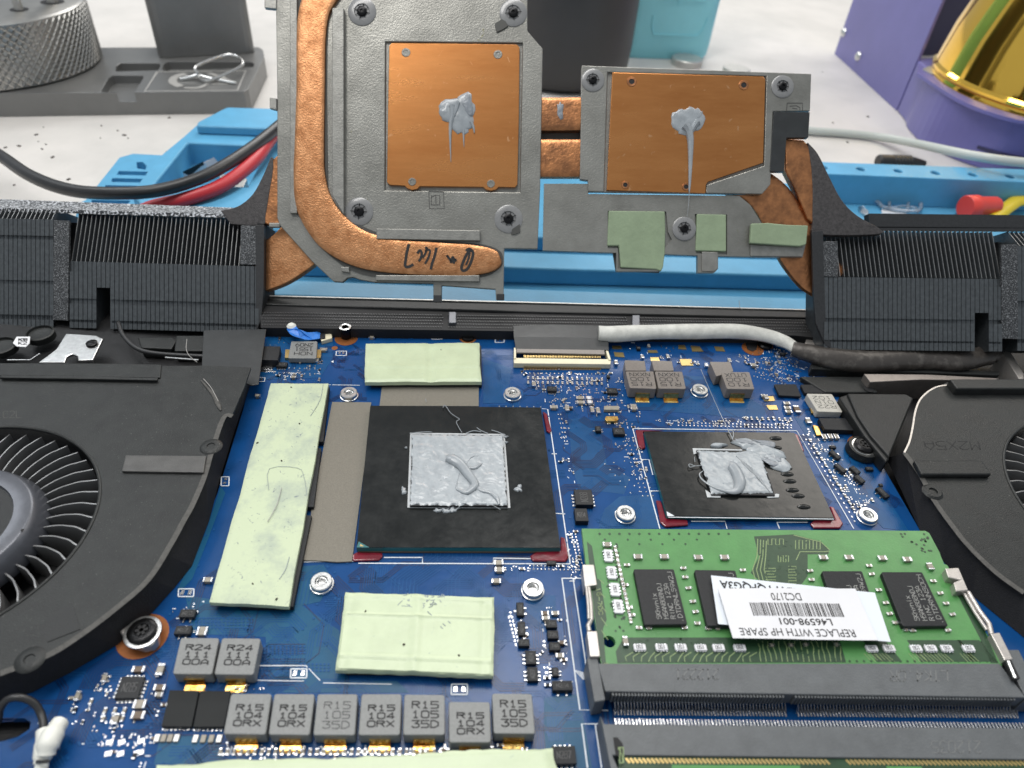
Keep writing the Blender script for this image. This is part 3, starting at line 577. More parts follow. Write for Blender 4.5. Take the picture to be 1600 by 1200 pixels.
for u, v, a, kd, l, w in [(834, 602.5, H_, 'cap', 1.7, 1.0), (906, 624.5, 0, 'cap', 2, 1.1), (907, 631.5, 0, 'cap', 2, 1.1), (865, 639, 0, 'cap', 1.9, 1.1), (885.6, 640.4, H_, 'cap', 1.9, 1.0), (925, 643, H_, 'cap', 1.9, .9), (934, 644, H_, 'cap', 1.9, .9), (919.6, 624.5, 0, 'white', 1.5, 1.1), (921, 631, 0, 'white', 1.5, 1.1),
 (891, 640, 0, 'res', 1.2, .7), (990, 641, 0, 'cap', 1.7, 1), (220, 1103, 0, 'cap', 1.9, 1.4), (217.5, 1120, 0, 'res', 2, 1.2), (218, 1048.5, 0, 'res', 2, 1.0), (252, 1049, H_, 'cap', 2, 1.1), (251, 1077, 0, 'res', 1.8, 1.0), (250, 1088, 0, 'cap', 1.2, .8), (183, 1126, H_, 'cap', 1.7, .8), (165, 1062, H_, 'cap', 1.5, .7), (123, 1090, H_, 'cap', 1.6, .7),
 (326, 909, 0, 'cap', 1.7, 1.0), (317, 989, 0, 'cap', 1.7, 1.6), (779, 882, 0, 'cap', 1.8, 1.1), (780, 893, 0, 'cap', 1.8, 1.1), (775, 910.6, 0, 'cap', 1.8, 1.0), (851, 961, 0, 'res', 1.4, .8), (867, 961, 0, 'cap', 1.4, .8), (852, 968.5, 0, 'cap', 1.4, .8), (874, 1027, 0, 'cap', 1.4, .8),
 (1286, 685, 0, 'cap', 1.1, 1.6), (1295.5, 684.6, 0, 'cap', 1.1, 1.6), (1305, 684.6, 0, 'cap', 1.1, 1.6), (1228, 633, 0, 'cap', 1.7, 1.0), (1229, 640, 0, 'cap', 1.7, 1.), (1231, 646, 0, 'cap', 1.7, 1.), (1244, 642, H_, 'res', 2.4, 1.4), (1262, 660, H_, 'cap', 1.8, 1.2), (1196, 623, H_, 'cap', 1.5, 1.1), (1191, 621, 0, 'cap', 1.1, .9),
 (1013, 543, H_, 'cap', 1.3, .7), (1003, 560, H_, 'cap', 1.4, .8), (1043, 560, H_, 'cap', 1.4, .8), (1103, 573, H_, 'white', 1.4, .9), (1176, 573, 0, 'cap', 1.6, 1.2), (1139, 566, H_, 'cap', 1.5, .9), (962, 569, H_, 'cap', 1.6, .9), (506, 549, 0, 'cap', 1.9, 1.1), (496, 566, H_, 'cap', 1.2, .7), (581, 529.6, 0, 'cap', 1.6, .8), (459, 592, 0, 'cap', 1.4, .8), (403, 621, 0, 'cap', 1.3, .8),
 (989, 637, 0, 'cap', 1.5, 1.1), (484, 768, 0, 'cap', 1.5, .9), (877, 1007, 0, 'res', 1.2, .7)]:
    caps(u, v, kind=kd, l=l, w=w, h=.75, a=a)
for u, v in [(170.6, 1169), (189.4, 1169), (220, 1167)]: caps(u, v, kind='pad2', w=1.0, l=2.6, a=H_+.25)
for x0, x1, y in ((246, 276.5, 1154.5), (306, 343, 1155.5)):
    for i in range(4):
        mb = MB(); mb.box(W(x0+(x1-x0)*i/3, y, .02), .75, 1.1, .4, 0); mb.build('contact_pad', 'capbody' if i % 3 else 'steel_soft', bd, bevel=.05)
# gold bare pads near the display cable
for l in ([(1060, 539), (1070, 539), (1073, 546), (1060, 545)], [(1079, 540), (1093, 541), (1099, 549), (1082, 549)], [(1116, 541), (1130, 542), (1133, 549), (1119, 548)], [(1012, 547), (1026, 547), (1028, 551), (1013, 551)], [(1016, 558), (1029, 558), (1031, 564), (1017, 564)], [(1062, 561), (1080, 561), (1083, 571), (1065, 571)], [(956, 540), (970, 540), (972, 545), (957, 545)], [(959, 550), (974, 551), (976, 558), (961, 557)], [(1190, 619), (1208, 619), (1211, 626), (1195, 627)], [(1197, 633), (1213, 633), (1216, 640), (1202, 640)]):
    mb = MB(); mb.slab(l, .16, 0, 0); mb.build('bare_pad', 'finger', bd)
# crystal
mb = MB(); mb.slab([(947, 650), (965, 650), (967, 655), (963, 658), (948, 658), (945, 654)], .9, .1); mb.box(W(951, 662, 0), .9, .8, .3, 0, 1); mb.box(W(962, 662, 0), .9, .8, .3, 0, 1); mb.build('crystal', ['gold', 'solder'], bd, bevel=.1)
# fields of solder dots and tiny passives
random.seed(21); mb = MB(); seen = set(); FIELDS = [
 ([(805, 580), (960, 582), (985, 600), (985, 650), (930, 650), (850, 630), (830, 600)], 230), ([(965, 535), (1060, 540), (1100, 575), (985, 560)], 36), ([(1140, 560), (1190, 545), (1225, 545), (1280, 590), (1225, 600), (1190, 585)], 150), ([(1185, 545), (1215, 540), (1240, 565), (1230, 580), (1200, 570)], 70),
 ([(960, 650), (1000, 660), (1020, 760), (985, 740), (960, 700)], 80), ([(1000, 655), (1240, 655), (1240, 666), (1000, 662)], 60), ([(1250, 665), (1290, 680), (1370, 790), (1340, 805)], 150), ([(430, 570), (515, 565), (500, 595), (430, 595)], 50), ([(420, 520), (450, 520), (450, 545), (425, 560)], 8),
 ([(150, 1060), (245, 1030), (255, 1110), (215, 1150), (150, 1140), (100, 1110)], 75), ([(150, 1130), (240, 1130), (250, 1200), (120, 1200)], 26), ([(350, 1160), (840, 1168), (840, 1180), (620, 1180), (340, 1190)], 120), ([(845, 950), (885, 950), (890, 1070), (850, 1070)], 34), ([(795, 960), (810, 960), (825, 1010), (800, 1000)], 16),
 ([(865, 660), (885, 660), (900, 760), (880, 760)], 22), ([(885, 880), (905, 870), (912, 900), (890, 910)], 24), ([(885, 830), (905, 830), (900, 880), (890, 880)], 24), ([(785, 886), (880, 886), (880, 892), (790, 892)], 16), ([(340, 1070), (420, 1075), (420, 1082), (395, 1082)], 14), ([(255, 1135), (350, 1138), (350, 1143), (252, 1142)], 12),
 ([(985, 640), (1060, 655), (1200, 655), (1200, 660), (990, 660)], 20), ([(60, 1090), (130, 1075), (150, 1160), (100, 1195), (60, 1195)], 14), ([(270, 940), (320, 940), (320, 980), (275, 1000)], 16), ([(885, 540), (960, 575), (960, 582), (800, 575)], 8)]
for poly, n in FIELDS:
    for k in range(int(n*.72)):
        q = rnd(poly); p = W(q[0], q[1], .0); p.x = round(p.x/.62)*.62; p.y = round(p.y/.62)*.62; key = (round(p.x, 2), round(p.y, 2))
        if key in seen: continue
        seen.add(key); r = random.random(); a = random.choice((0, H_, 0, H_, 0, H_, .785)); s = random.uniform(.55, 1.05)
        if r < .32: mb.lathe(p, [(.24*s, 0), (.24*s, .06), (.12*s, .16)], 7)
        elif r < .62:
            c, d = math.cos(a), math.sin(a)
            for e in (-1, 1): mb.box(V((p.x+c*e*.36*s, p.y+d*e*.36*s, 0)), .32*s, .42*s, .14, a, 0)
        elif r < .86:
            c, d = math.cos(a), math.sin(a); mb.box(p, .7*s, .46*s, .42*s, a, random.choice((1, 2, 3)))
            for e in (-1, 1): mb.box(V((p.x+c*e*.44*s, p.y+d*e*.44*s, 0)), .24*s, .5*s, .44*s, a, 0)
        else: mb.box(p, .16, random.uniform(.4, 1.2), .09, a, 4)
def rows(x0, y0, x1, y1, n, m, dx, dy, kind=0):
    for j in range(m):
        for i in range(n):
            t = i/(n-1); p = W(x0+(x1-x0)*t+dx*j, y0+(y1-y0)*t+dy*j, 0)
            if kind == 0: mb.box(p, .26, .42, .14, 0, 0)
            elif kind == 1: mb.lathe(p, [(.2, 0), (.2, .05), (.1, .14)], 7)
            else:
                mb.box(p, .42, .7, .4, 0, 1)
                for e in (-1, 1): mb.box(V((p.x, p.y+.4*e, 0)), .44, .2, .42, 0, 0)
rows(1060, 661, 1236, 665, 30, 2, 0, 4, 0); rows(1165, 655, 1235, 657, 9, 1, 0, 0, 2); rows(872, 648, 882, 690, 7, 2, 4, 0, 0); rows(780, 635, 845, 636, 7, 1, 0, 0, 1); rows(828, 884, 905, 886, 14, 2, 0, 5, 1); rows(893, 835, 903, 880, 10, 2, 6, 0, 0)
rows(345, 1176, 700, 1176, 34, 1, 0, 0, 2); rows(1255, 680, 1335, 815, 20, 2, 8, 0, 0); rows(1265, 690, 1345, 815, 14, 1, 12, 0, 2); rows(165, 1152, 230, 1152, 6, 2, -4, 12, 0); rows(165, 1112, 195, 1112, 3, 2, -3, 12, 2)
rows(990, 690, 1020, 775, 14, 3, -8, 0, 1); rows(945, 725, 985, 770, 6, 2, 14, -2, 1); rows(815, 583, 950, 585, 22, 1, 0, 0, 0); rows(825, 592, 940, 594, 16, 2, 0, 7, 2); rows(1190, 560, 1250, 575, 12, 5, -3, 7, 1); rows(428, 575, 500, 577, 10, 2, 0, 8, 0); rows(795, 965, 806, 1008, 8, 2, 5, 0, 0)
o = mb.build('tiny_components', ['solder', 'capbody', 'brown', 'ic', 'silk'], bd); o['kind'] = 'stuff'
mb = MB(); random.seed(4)
for k in range(420):
    q = rnd([(420, 520), (1230, 540), (1420, 828), (1000, 830), (900, 900), (900, 1190), (100, 1190), (300, 900), (400, 600)]); p = W(q[0], q[1], .085); mb.lathe(p, [(.22, 0), (.22, .02)], 8, m=0)
for bx, by, nx, ny in ((395, 1010, 14, 3), (470, 1038, 8, 3), (300, 966, 16, 4), (1068, 630, 9, 3), (420, 1012, 8, 3)):
    for i in range(nx):
        for j in range(ny): mb.lathe(W(bx+i*6.2, by+j*5, .085), [(.2, 0), (.2, .03)], 8, m=0)
mb.build('vias', ['trace'], bd)['kind'] = 'stuff'
# ---- inductors
def inductor(q, h, lines, body='ferrite', rot=0, term=True, w=.225, box=(.2, .3, .8, .86), tx=0., jit=0., lb=None):
    t = pts(q, h); mb = MB(); top = rq(t, .06, 3); mb.loft(top, [V((p.x, p.y, .25)) for p in top], 0)
    if lines: strokes(mb, lines, t, box, w, 1, rot, .02, gap=.42, jit=jit)
    o = mb.build('inductor', [body, 'ink'], bd, bevel=.14)
    if lb: o['label'] = lb
    if term:
        c = (t[2]+t[3])/2; wd = (t[2]-t[3]).length*.26; f = V((0, -1, 0)); m2 = MB()
        cx = c.x+tx; y = c.y; prof = [(y+.1, h*.55), (y-.22, h*.55), (y-.34, h*.3), (y-.45, .28), (y-1.1, .22), (y-1.5, .10)]
        for (ya, za), (yb, zb) in zip(prof, prof[1:]):
            m2.loft([V((cx-wd, ya, za)), V((cx+wd, ya, za)), V((cx+wd, yb, zb)), V((cx-wd, yb, zb))], [V((cx-wd, ya, za-.18)), V((cx+wd, ya, za-.18)), V((cx+wd, yb, zb-.18)), V((cx-wd, yb, zb-.18))])
        m2.build('terminal', 'gold', o, org=ORG[bd.name], bevel=.05, seg=1)
    return o
A = ['R15', '104', '0RX']; B = ['R15', '105', '35D']; C_ = ['R24', '111', '00A']
inductor([(282.5, 996.3), (342.5, 996.8), (331, 1053.8), (269.5, 1053)], 3, C_, box=(.2, .2, .84, .74)); inductor([(347, 996.8), (407.5, 997.5), (396, 1054.5), (334.5, 1053.8)], 3, C_, box=(.2, .2, .84, .74))
bx = (.2, .28, .84, .8)
inductor([(361, 1083.8), (424.5, 1084), (415, 1148), (348.8, 1147)], 3, A, box=bx); inductor([(428.8, 1084), (491.8, 1084.3), (483.8, 1148.8), (419.3, 1148)], 3, A, box=bx)
inductor([(496.3, 1084.3), (558.8, 1084.3), (554.5, 1148.8), (489.3, 1148.8)], 3, B, box=(.2, .2, .84, .84), w=.12, jit=.04); inductor([(565, 1084.3), (627.5, 1084.3), (625, 1148.8), (560, 1148.8)], 3, A, box=bx)
inductor([(632, 1085), (695, 1085.5), (695, 1148.5), (630, 1148.5)], 3, B, box=(.2, .18, .84, .82)); inductor([(701.3, 1096.3), (765.4, 1096.8), (767, 1160.2), (701.7, 1160.2)], 3, A, box=bx)
inductor([(768.8, 1083.3), (831, 1084), (836.3, 1146.7), (771.5, 1146.3)], 3, B, box=(.2, .18, .82, .82))
inductor([(455, 533), (496, 533), (494, 560), (450, 559.5)], 1.7, ['NOH', '1551', '2N09'], rot=180, term=False, box=(.2, .14, .84, .82), w=.2)
for s_, x in ((-1, 450), (1, 498)):
    mb = MB(); mb.slab([(x-4, 546), (x+4, 546), (x+3, 559), (x-5, 559)], .8, .05); mb.build('terminal', 'finger', bd)
T2 = ['R15', '100', 'NXXN']
for rear, front, tt, tx in (([(976, 562.5), (1007.5, 563.8), (1010, 579), (977.5, 579)], [(977.5, 580), (1021, 580), (1026, 607.5), (984, 606)], T2, .2), ([(1018, 563), (1050, 564), (1053, 579.3), (1022, 579)], [(1023, 580), (1066, 580.5), (1072, 607.5), (1029, 607)], T2, .1), ([(1109, 565), (1141, 565.5), (1146, 580), (1119, 588)], [(1126, 581), (1171, 581), (1179, 608), (1136, 607.5)], ['R10', '100', 'UTUX'], -.4)):
    inductor(rear, 3.2, None, 'ferrite2', term=False, lb='blank brown-grey inductor behind a marked one'); inductor(front, 3.3, tt, 'ferrite2', 180, w=.18, box=(.12, .1, .84, .85), tx=tx)
inductor([(1251, 600.5), (1284, 601), (1290, 614), (1257.5, 614)], 1.2, None, 'ic', term=False); inductor([(1260, 614.8), (1300, 615.5), (1317, 644), (1277.5, 643)], 2.2, ['R22', '01N', '102'], 'ferrite_light', 180, term=False, w=.14, box=(.15, .15, .85, .8), lb='light grey inductor near the right fan')
inductor([(1279, 653), (1321, 653), (1335, 672.5), (1289, 671)], 1.6, None, 'ic', term=False); inductor([(1209.5, 600), (1244, 600), (1252.5, 619.5), (1217.5, 617.5)], .9, ['12'], 'ic', 180, term=False, w=.1, box=(.4, .3, .6, .6))
for q, z in (([(1263, 626), (1270, 626), (1276, 645), (1268, 645)], .7), ([(1270, 664), (1280, 666), (1284, 680), (1276, 680)], .6)):
    mb = MB(); mb.slab(q, z, .05); mb.build('terminal', 'gold', bd, bevel=.08)
# power stages and the diode
for q in ([(265, 1078), (311, 1079), (299, 1136), (252, 1135)], [(312.5, 1079), (361, 1079.5), (350, 1136), (301.5, 1136)]):
    mb = MB(); mb.slab(q, .9, .05); o = mb.build('power_stage', 'film_matte', bd, bevel=.08)
    for e in (0,):
        mb = MB()
        for i in range(7): mb.box(W(q[3][0]+4+i*(q[2][0]-q[3][0]-8)/6, q[3][1]+4.5, .02), .35, .5, .2)
        mb.build('pins', 'solder', o, org=ORG[bd.name])
mb = MB(); mb.slab([(412, 541), (438, 541), (434, 563), (406, 562)], 2.2, .05); mb.slab([(408, 571), (426, 571), (425, 577), (407, 577)], .5, .05, 1); mb.slab([(404, 579), (431, 579), (431, 581), (404, 581)], .12, .05, 1); mb.build('diode', ['ic', 'solder'], bd, bevel=.12)
mb = MB(); mb.slab([(944, 634), (967, 634), (968, 640), (944, 640)], .9, .05); mb.build('chip', 'capbody', bd, bevel=.08)
# ---- flat cable connector
mb = MB(); mb.slab([(803, 559), (955, 561), (954, 569), (803, 567.5)], 1.6, .1); mb.slab([(803, 543), (806.5, 543), (806.5, 560), (803, 560)], 1.9, .1); mb.slab([(946, 546), (949.5, 545), (955, 562), (951, 562)], 1.9, .1); o = mb.build('ribbon_connector', 'cream', bd, bevel=.12)
mb = MB()
for i in range(50):
    x = 819+119*i/49; a = W(x, 567, 1.2); b = W(x, 576.5, .12); mb.strip([a, a+V((0, -.6, -.1)), V((b.x, b.y+.5, .2)), V((b.x, b.y-.35, .12))], .2, th=.1)
    mb.strip([W(x, 554.5, 1.72), W(x, 558.5, 1.72)], .16, th=.1)
mb.build('pins', 'finger', o, org=ORG[bd.name])
# small white socket with blue flex
mb = MB(); mb.slab([(499, 516), (517, 514), (519, 528), (502, 533)], 1.2, .05); o = mb.build('small_socket', 'cream', bd, bevel=.1)
mb = MB(); mb.slab([(500, 516), (508, 515.5), (508, 528), (500, 529)], 1.5, 1.2); mb.build('latch', 'ic', o, org=ORG[bd.name])
# ---- rings and screw posts
def ring(px, py, r0, r1, z=.11, m='kapton'):
    mb = MB(); mb.lathe(W(px, py, z-.05), [(r1, 0), (r1, .05), (r0, .05)], 32); mb.build('copper_ring', m, bd)
ring(541, 529, .1, 2.9); ring(731, 528, .1, 2.3); ring(1176, 545, .1, 2.9); ring(1196, 539, .1, 2.1); ring(223, 994, .1, 4.1); ring(1353, 700, .1, 4.2); ring(523, 544, .1, .75); ring(1092, 612, .1, 2.2, m='trace'); ring(545, 614, .1, 2.1, m='trace'); ring(801, 615, .1, 2.6, m='trace')
mb = MB(); mb.slab([(1165, 536), (1184, 536), (1182, 546), (1176, 549), (1168, 546)], .2, .1); mb.build('slot', 'finpit', bd)
def head(name, u, v, z, r, m='screw', par=bd, h=.8, star='finpit'):
    p = W(u, v, z); mb = MB(); mb.lathe(p, [(r, 0), (r, h*.6), (r*.82, h), (r*.5, h), (r*.42, h*.7)], 28)
    for k in range(3):
        a = k*math.pi/3+.2; d = V((math.cos(a), math.sin(a), 0))*r*.42; n = V((-d.y, d.x, 0)).normalized()*r*.10; b = p+V((0, 0, h+.01)); mb.loft([b-d-n, b+d-n, b+d+n, b-d+n], [b-d-n-V((0, 0, .05)), b+d-n-V((0, 0, .05)), b+d+n-V((0, 0, .05)), b-d+n-V((0, 0, .05))], 1)
    return mb.build(name, [m, star], par, smooth=True)
p = W(541, 527, 0); mb = MB(); mb.lathe(p, [(1.35, 0), (1.3, 2.6), (1.5, 2.7), (1.5, 3.4), (.9, 3.4), (.8, 3)], 24); mb.build('screw_post', 'screw', bd, smooth=True)
mb = MB(); mb.lathe(p+V((0, 0, 3.4)), [(1.5, 0), (1.1, .12), (.85, .0)], 24); mb.build('post_rim', 'steel', bd, smooth=True)
head('screw', 731, 528, .1, 1.75); head('screw', 1195, 540, .3, 1.9)
mb = MB(); mb.slab([(186, 986), (213, 966), (222, 966), (240, 976), (246, 985), (246, 998), (238, 1008), (222, 1011), (206, 1006), (196, 998)], 2.2, .2); o = mb.build('fan_tab', ['alu'], f1, bevel=.3)
mb = MB(); mb.lathe(W(223, 988, 2.15), [(2.95, 0), (2.9, .2), (2.6, .25)], 32); mb.build('screw_ring', 'steel', f1, smooth=True)
head('screw', 223, 988, 2.25, 2.35, par=f1)
mb = MB(); p = W(1350, 698, 2.0); mb.lathe(p+V((0, 0, -1.6)), [(3.6, 0), (3.3, 1.6), (2.8, 1.65)], 36); mb.build('fan_tab', 'sheet', f2, smooth=True)
mb = MB(); mb.lathe(p, [(2.75, 0.05), (2.7, .15), (2.4, .15)], 36); mb.build('screw_ring', 'steel', f2, smooth=True); head('screw', 1350, 697, 2.15, 2.3, par=f2)
for u, v in ((545, 613), (801, 613), (502, 908), (833, 918), (1094, 608), (978, 801), (1357, 804)):
    p = W(u, v, 1.4); p = V((p.x, p.y, 0)); mb = MB(); mb.lathe(p, [(2.15, 0), (2.1, .5), (1.95, .55), (1.95, 1.35), (1.8, 1.5), (1.15, 1.5), (1.0, 1.3), (.85, .4), (.1, .35)], 28)
    for k in range(3): mb.tube([p+V((math.cos(a)*.93, math.sin(a)*.93, .6+.22*k)) for a in [2*math.pi*i/20 for i in range(21)]], .08, 5)
    mb.build('screw_standoff', 'steel', bd, smooth=True)

mb = MB(); mb.tube(smooth_path(pts([(314, 594), (322, 603), (333, 616), (341, 632), (345, 641)], 6.6), 4), [.08, .12, .16, .2, .22, .26, .3, .34, .36, .4, .44, .46, .46, .4, .3, .2, .1], 6, flat=.4); mb.build('tear_highlight', 'foam_edge', f1)  # pale ridge drawn in as the highlight along a tear in the sheet
mb = MB()
for l, z in (([(292, 530), (291, 545), (296, 556), (308, 566)], 2.2), ([(1155, 470), (1156, 480), (1160, 484)], 4), ([(318, 592), (330, 606), (341, 627)], 6.7), ([(418, 815), (432, 790), (440, 762)], 2.9)): mb.tube(smooth_path(pts(l, z), 5), .07, 5)
tag(mb.build('stray_fibre', 'white_mark'), 'thin pale stray fibres lying on the fan cover and cables', 'fibres', None, 'stuff')
# ------------------------------------------------------------------ the two processors
def corner_glue(name_list):
    for l, z in name_list:
        mb = MB(); mb.slab(l, z, .08); mb.build('corner_glue', 'glue', bd, bevel=.35, seg=3)
gq = [(578.7, 633.8), (845, 636.7), (875.8, 855.6), (557, 855)]
gp = MB(); t = pts(gq, 1.75); gp.loft(t, [p-V((0, 0, .10)) for p in t], 0); lo = [V((p.x, p.y, 1.63)) for p in t]; gp.loft(lo, [V((p.x, p.y, .45)) for p in lo], 1)
gpu = gp.build('graphics_package', ['film', 'substrate'], bd)
mb = MB(); mb.slab([(560.5, 846), (577, 855.3), (557.3, 855.2)], 1.78, 1.7, 0); mb.slab([(563, 850), (569, 853.6), (562.5, 853.5)], 1.80, 1.7, 1); mb.build('corner_mark', ['substrate', 'finger'], gpu, org=ORG[bd.name])
mb = MB(); mb.slab([(559.5, 862), (875, 862.5), (873, 856), (562, 855)], .5, .1, 0); mb.build('solder_joint_edge', 'brown', gpu, org=ORG[bd.name])
cq = [(1007, 674), (1241, 676), (1303, 809), (1043, 806)]
cp = MB(); t = pts(cq, 1.45); cp.loft(t, [p-V((0, 0, .1)) for p in t], 0); lo = [V((p.x, p.y, 1.33)) for p in t]; cp.loft(lo, [V((p.x, p.y, .35)) for p in lo], 1)
cpu = cp.build('processor_package', ['film', 'substrate'], bd)
mb = MB(); mb.slab([(1041.5, 799), (1054, 806), (1043, 806.3)], 1.48, 1.4); mb.strip(pts([(1044, 808), (1303, 811)], 1.36), .16); mb.build('corner_mark', 'silk', cpu, org=ORG[bd.name])
corner_glue([([(551, 866), (557, 862), (597, 863), (598, 869), (592, 875), (551, 876)], .55), ([(828, 868), (838, 862), (876, 860), (876, 838), (883, 840), (889, 870), (884, 877), (832, 876)], .55), ([(848, 642), (855, 646), (862, 672), (859, 676), (854, 673)], .6),
             ([(993, 671), (1040, 672), (1005, 674), (1009, 699), (1003, 701), (998, 697)], .6), ([(1240, 676), (1247, 679), (1257, 704), (1252, 707), (1248, 702)], .6), ([(1025, 781), (1033, 782), (1041, 809), (1074, 812), (1076, 820), (1040, 823), (1032, 816)], .55), ([(1296, 790), (1303, 792), (1318, 818), (1313, 825), (1272, 825), (1266, 818), (1272, 812), (1305, 812)], .55)])
# dies with their white edges
mb = MB(); dq = [(641, 676), (788.5, 678), (797.5, 793.5), (636.5, 793)]; mb.slab(dq, 1.9, 1.76); mb.build('die_frame', 'die_frame', gpu, org=ORG[bd.name])
mb = MB(); mb.slab([(644, 678.5), (786, 680), (793.5, 790.5), (640.5, 790)], 2.45, 1.91); mb.build('die', 'ic', gpu, org=ORG[bd.name])
mb = MB(); mb.slab([(1082, 700), (1160, 702), (1160, 704), (1088, 703), (1089, 708), (1084, 710)], 1.62, 1.46); mb.slab([(1102, 765), (1110, 770), (1126, 773), (1126, 777.5), (1105, 777)], 1.62, 1.46); mb.slab([(1198, 776), (1213, 771), (1218, 772), (1217, 777), (1200, 778)], 1.62, 1.46); mb.build('die_frame', 'die_frame', cpu, org=ORG[bd.name], bevel=.1)
mb = MB(); mb.slab([(1088, 704), (1188, 707), (1211, 774), (1112, 773)], 1.95, 1.46); mb.build('die', 'ic', cpu, org=ORG[bd.name])
# row of buried capacitors showing through the film beside the processor die
mb = MB()
for i, (u, v) in enumerate([(1212, 685), (1212, 700), (1228, 732), (1230, 741), (1234, 752), (1238, 766), (1247, 775), (1256, 792)]):
    p = W(u, v, 1.46); n = 12
    vs = []
    for r, h in ((1, 0), (.92, .16), (.55, .30), (.05, .34)):
        vs += [p+V((math.cos(2*math.pi*k/n)*1.5*r, math.sin(2*math.pi*k/n)*.62*r, h)) for k in range(n)]
    mb.add(vs, [[j*n+k, j*n+(k+1) % n, (j+1)*n+(k+1) % n, (j+1)*n+k] for j in range(3) for k in range(n)])
for i, (u, v) in enumerate([]):
    p = W(u, v, 1.76); n = 12; vs = []
    for r, h in ((1, 0), (.9, .22), (.5, .34), (.05, .36)):
        vs += [p+V((math.cos(2*math.pi*k/n)*.7*r, math.sin(2*math.pi*k/n)*1.6*r, h)) for k in range(n)]
    mb.add(vs, [[j*n+k, j*n+(k+1) % n, (j+1)*n+(k+1) % n, (j+1)*n+k] for j in range(3) for k in range(n)])
mb.each('film_bump', 'film', bd, smooth=True)
# ------------------------------------------------------------------ thermal paste
def paste_sheet(poly_fn, z0, q, nx, ny, seed, amp):
    """ragged smear of paste on quad q"""
    mb = MB(); vs = []; zt = z0
    for j in range(ny+1):
        for i in range(nx+1):
            u, v = i/nx, j/ny; p = bil(q, u, v); e = min(u, 1-u, v, 1-v)
            n1 = noise.noise(V((p.x*.45, p.y*.45, seed))); n2 = noise.noise(V((p.x*1.3+4, p.y*1.3, seed))); n3 = noise.noise(V((p.x*2.8+p.y*1.5, p.y*2.1, seed+7)))
            n4 = noise.noise(V((p.x*.5+p.y*.9+n1*2, (p.x-p.y)*.18, seed))); h = .14+amp*(n1*.45+n2*.25+abs(n4)*1.3+abs(n3)*.3)
            if e == 0:
                h = 0; p = p+(p-bil(q, .5, .5)).normalized()*(n2*.45+n3*.35)
            vs.append(V((p.x, p.y, zt+max(h, .02) if e else zt)))
    R = nx+1; mb.add(vs, [[j*R+i, j*R+i+1, (j+1)*R+i+1, (j+1)*R+i] for j in range(ny) for i in range(nx)]); return mb
def blob(mb, c, rx, ry, h, ang=0., seed=0., n=20, m=0, up=V((0, 0, 1)), ux=None, k=.25):
    ux = ux or V((1, 0, 0)); uy = up.cross(ux).normalized(); vs = []
    pr = ((1, 0), (.97, .35), (.82, .75), (.5, .96), (.05, 1))
    for r, hh in pr:
        for i in range(n):
            a = 2*math.pi*i/n; w = 1+k*noise.noise(V((math.cos(a)*1.3+seed, math.sin(a)*1.3, seed)))+k*.4*noise.noise(V((math.cos(a)*4+seed, math.sin(a)*4, seed)))
            x = math.cos(a)*rx*r*w; y = math.sin(a)*ry*r*w; c2, s2 = math.cos(ang), math.sin(ang)
            vs.append(V(c)+ux*(x*c2-y*s2)+uy*(x*s2+y*c2)+up*h*hh*(1+.5*noise.noise(V((x, y, seed)))))
    mb.add(vs, [[j*n+i, j*n+(i+1) % n, (j+1)*n+(i+1) % n, (j+1)*n+i] for j in range(4) for i in range(n)]+[[4*n+i for i in range(n)]], m)
pg = thing('thermal_paste', W(717, 735, 2.4), 'pale grey paste smeared square with a looped bead on the large graphics chip', 'thermal paste')
mb = paste_sheet(None, 2.46, pts([(644, 679), (786, 680.5), (792.5, 789), (641, 789)], 2.46), 72, 58, 3.3, .17); mb.build('smear', 'paste', pg, smooth=True)
def world_path(l, z): return smooth_path([W(a, b, z+dz) for a, b, dz in l], 6)
mb = MB()
def bead(l, r0, z):
    r0 = [r*.86 for r in r0]; P = smooth_path([W(a, b, z+r*.30) for (a, b), r in zip(l, r0)], 6); R = []
    for i in range(len(l)-1):
        for k in range(6): R.append(r0[i]+(r0[i+1]-r0[i])*k/6)
    R.append(r0[-1]); mb.tube(P, R, 12, flat=.62)
bead([(697, 716), (706, 717), (720, 726), (732, 741), (742, 756), (738, 763), (729, 769), (718, 766), (713, 762), (716, 747), (720, 730)], [.9, 1.5, 1.35, 1.2, 1.0, .9, .65, .45, .22, .16, .1], 2.6)
bead([(740, 757), (752, 766), (766, 770), (776, 778), (780, 788)], [.5, .5, .4, .6, .3], 2.6); bead([(724, 728), (740, 731), (750, 726), (754, 724)], [.2, .5, .45, .15], 2.6); bead([(728, 726), (737, 714), (748, 712)], [.15, .15, .1], 2.6)
mb.build('bead', 'paste_bead', pg, smooth=True)
mb = MB()
for (u, v, rx, ry, a) in ((631, 767, .55, 1.1, .2), (811, 764, .7, .9, -.2), (684, 798, .7, .5, 0), (697, 799, 1.1, .7, .2), (707, 797, .9, .5, .5), (716, 795, .7, .2, .6), (790, 683, .5, .3, 0), (635, 700, .3, .25, 0), (791, 692, .4, .3, 0)): blob(mb, W(u, v, 1.78), rx, ry, .35, a, u, k=.9)
def thread(l, r, z): mb.tube(smooth_path([W(a, b, z) for a, b in l], 4), r*.7, 6)
thread([(692, 637), (695, 633), (699, 638), (704, 645), (712, 651), (718, 655), (713, 659), (717, 668), (722, 676)], .11, 2.2); thread([(745, 668), (752, 673), (762, 677)], .14, 2.2); thread([(768, 672), (778, 675), (790, 680)], .14, 2.3); thread([(728, 677), (740, 673), (752, 675)], .15, 2.3); thread([(640, 677), (660, 675), (675, 675)], .12, 2.2); thread([(765, 787), (782, 796)], .1, 2.4); thread([(665, 623), (666, 628)], .09, 1.0)
mb.build('strand', 'paste_bead', pg, smooth=True)
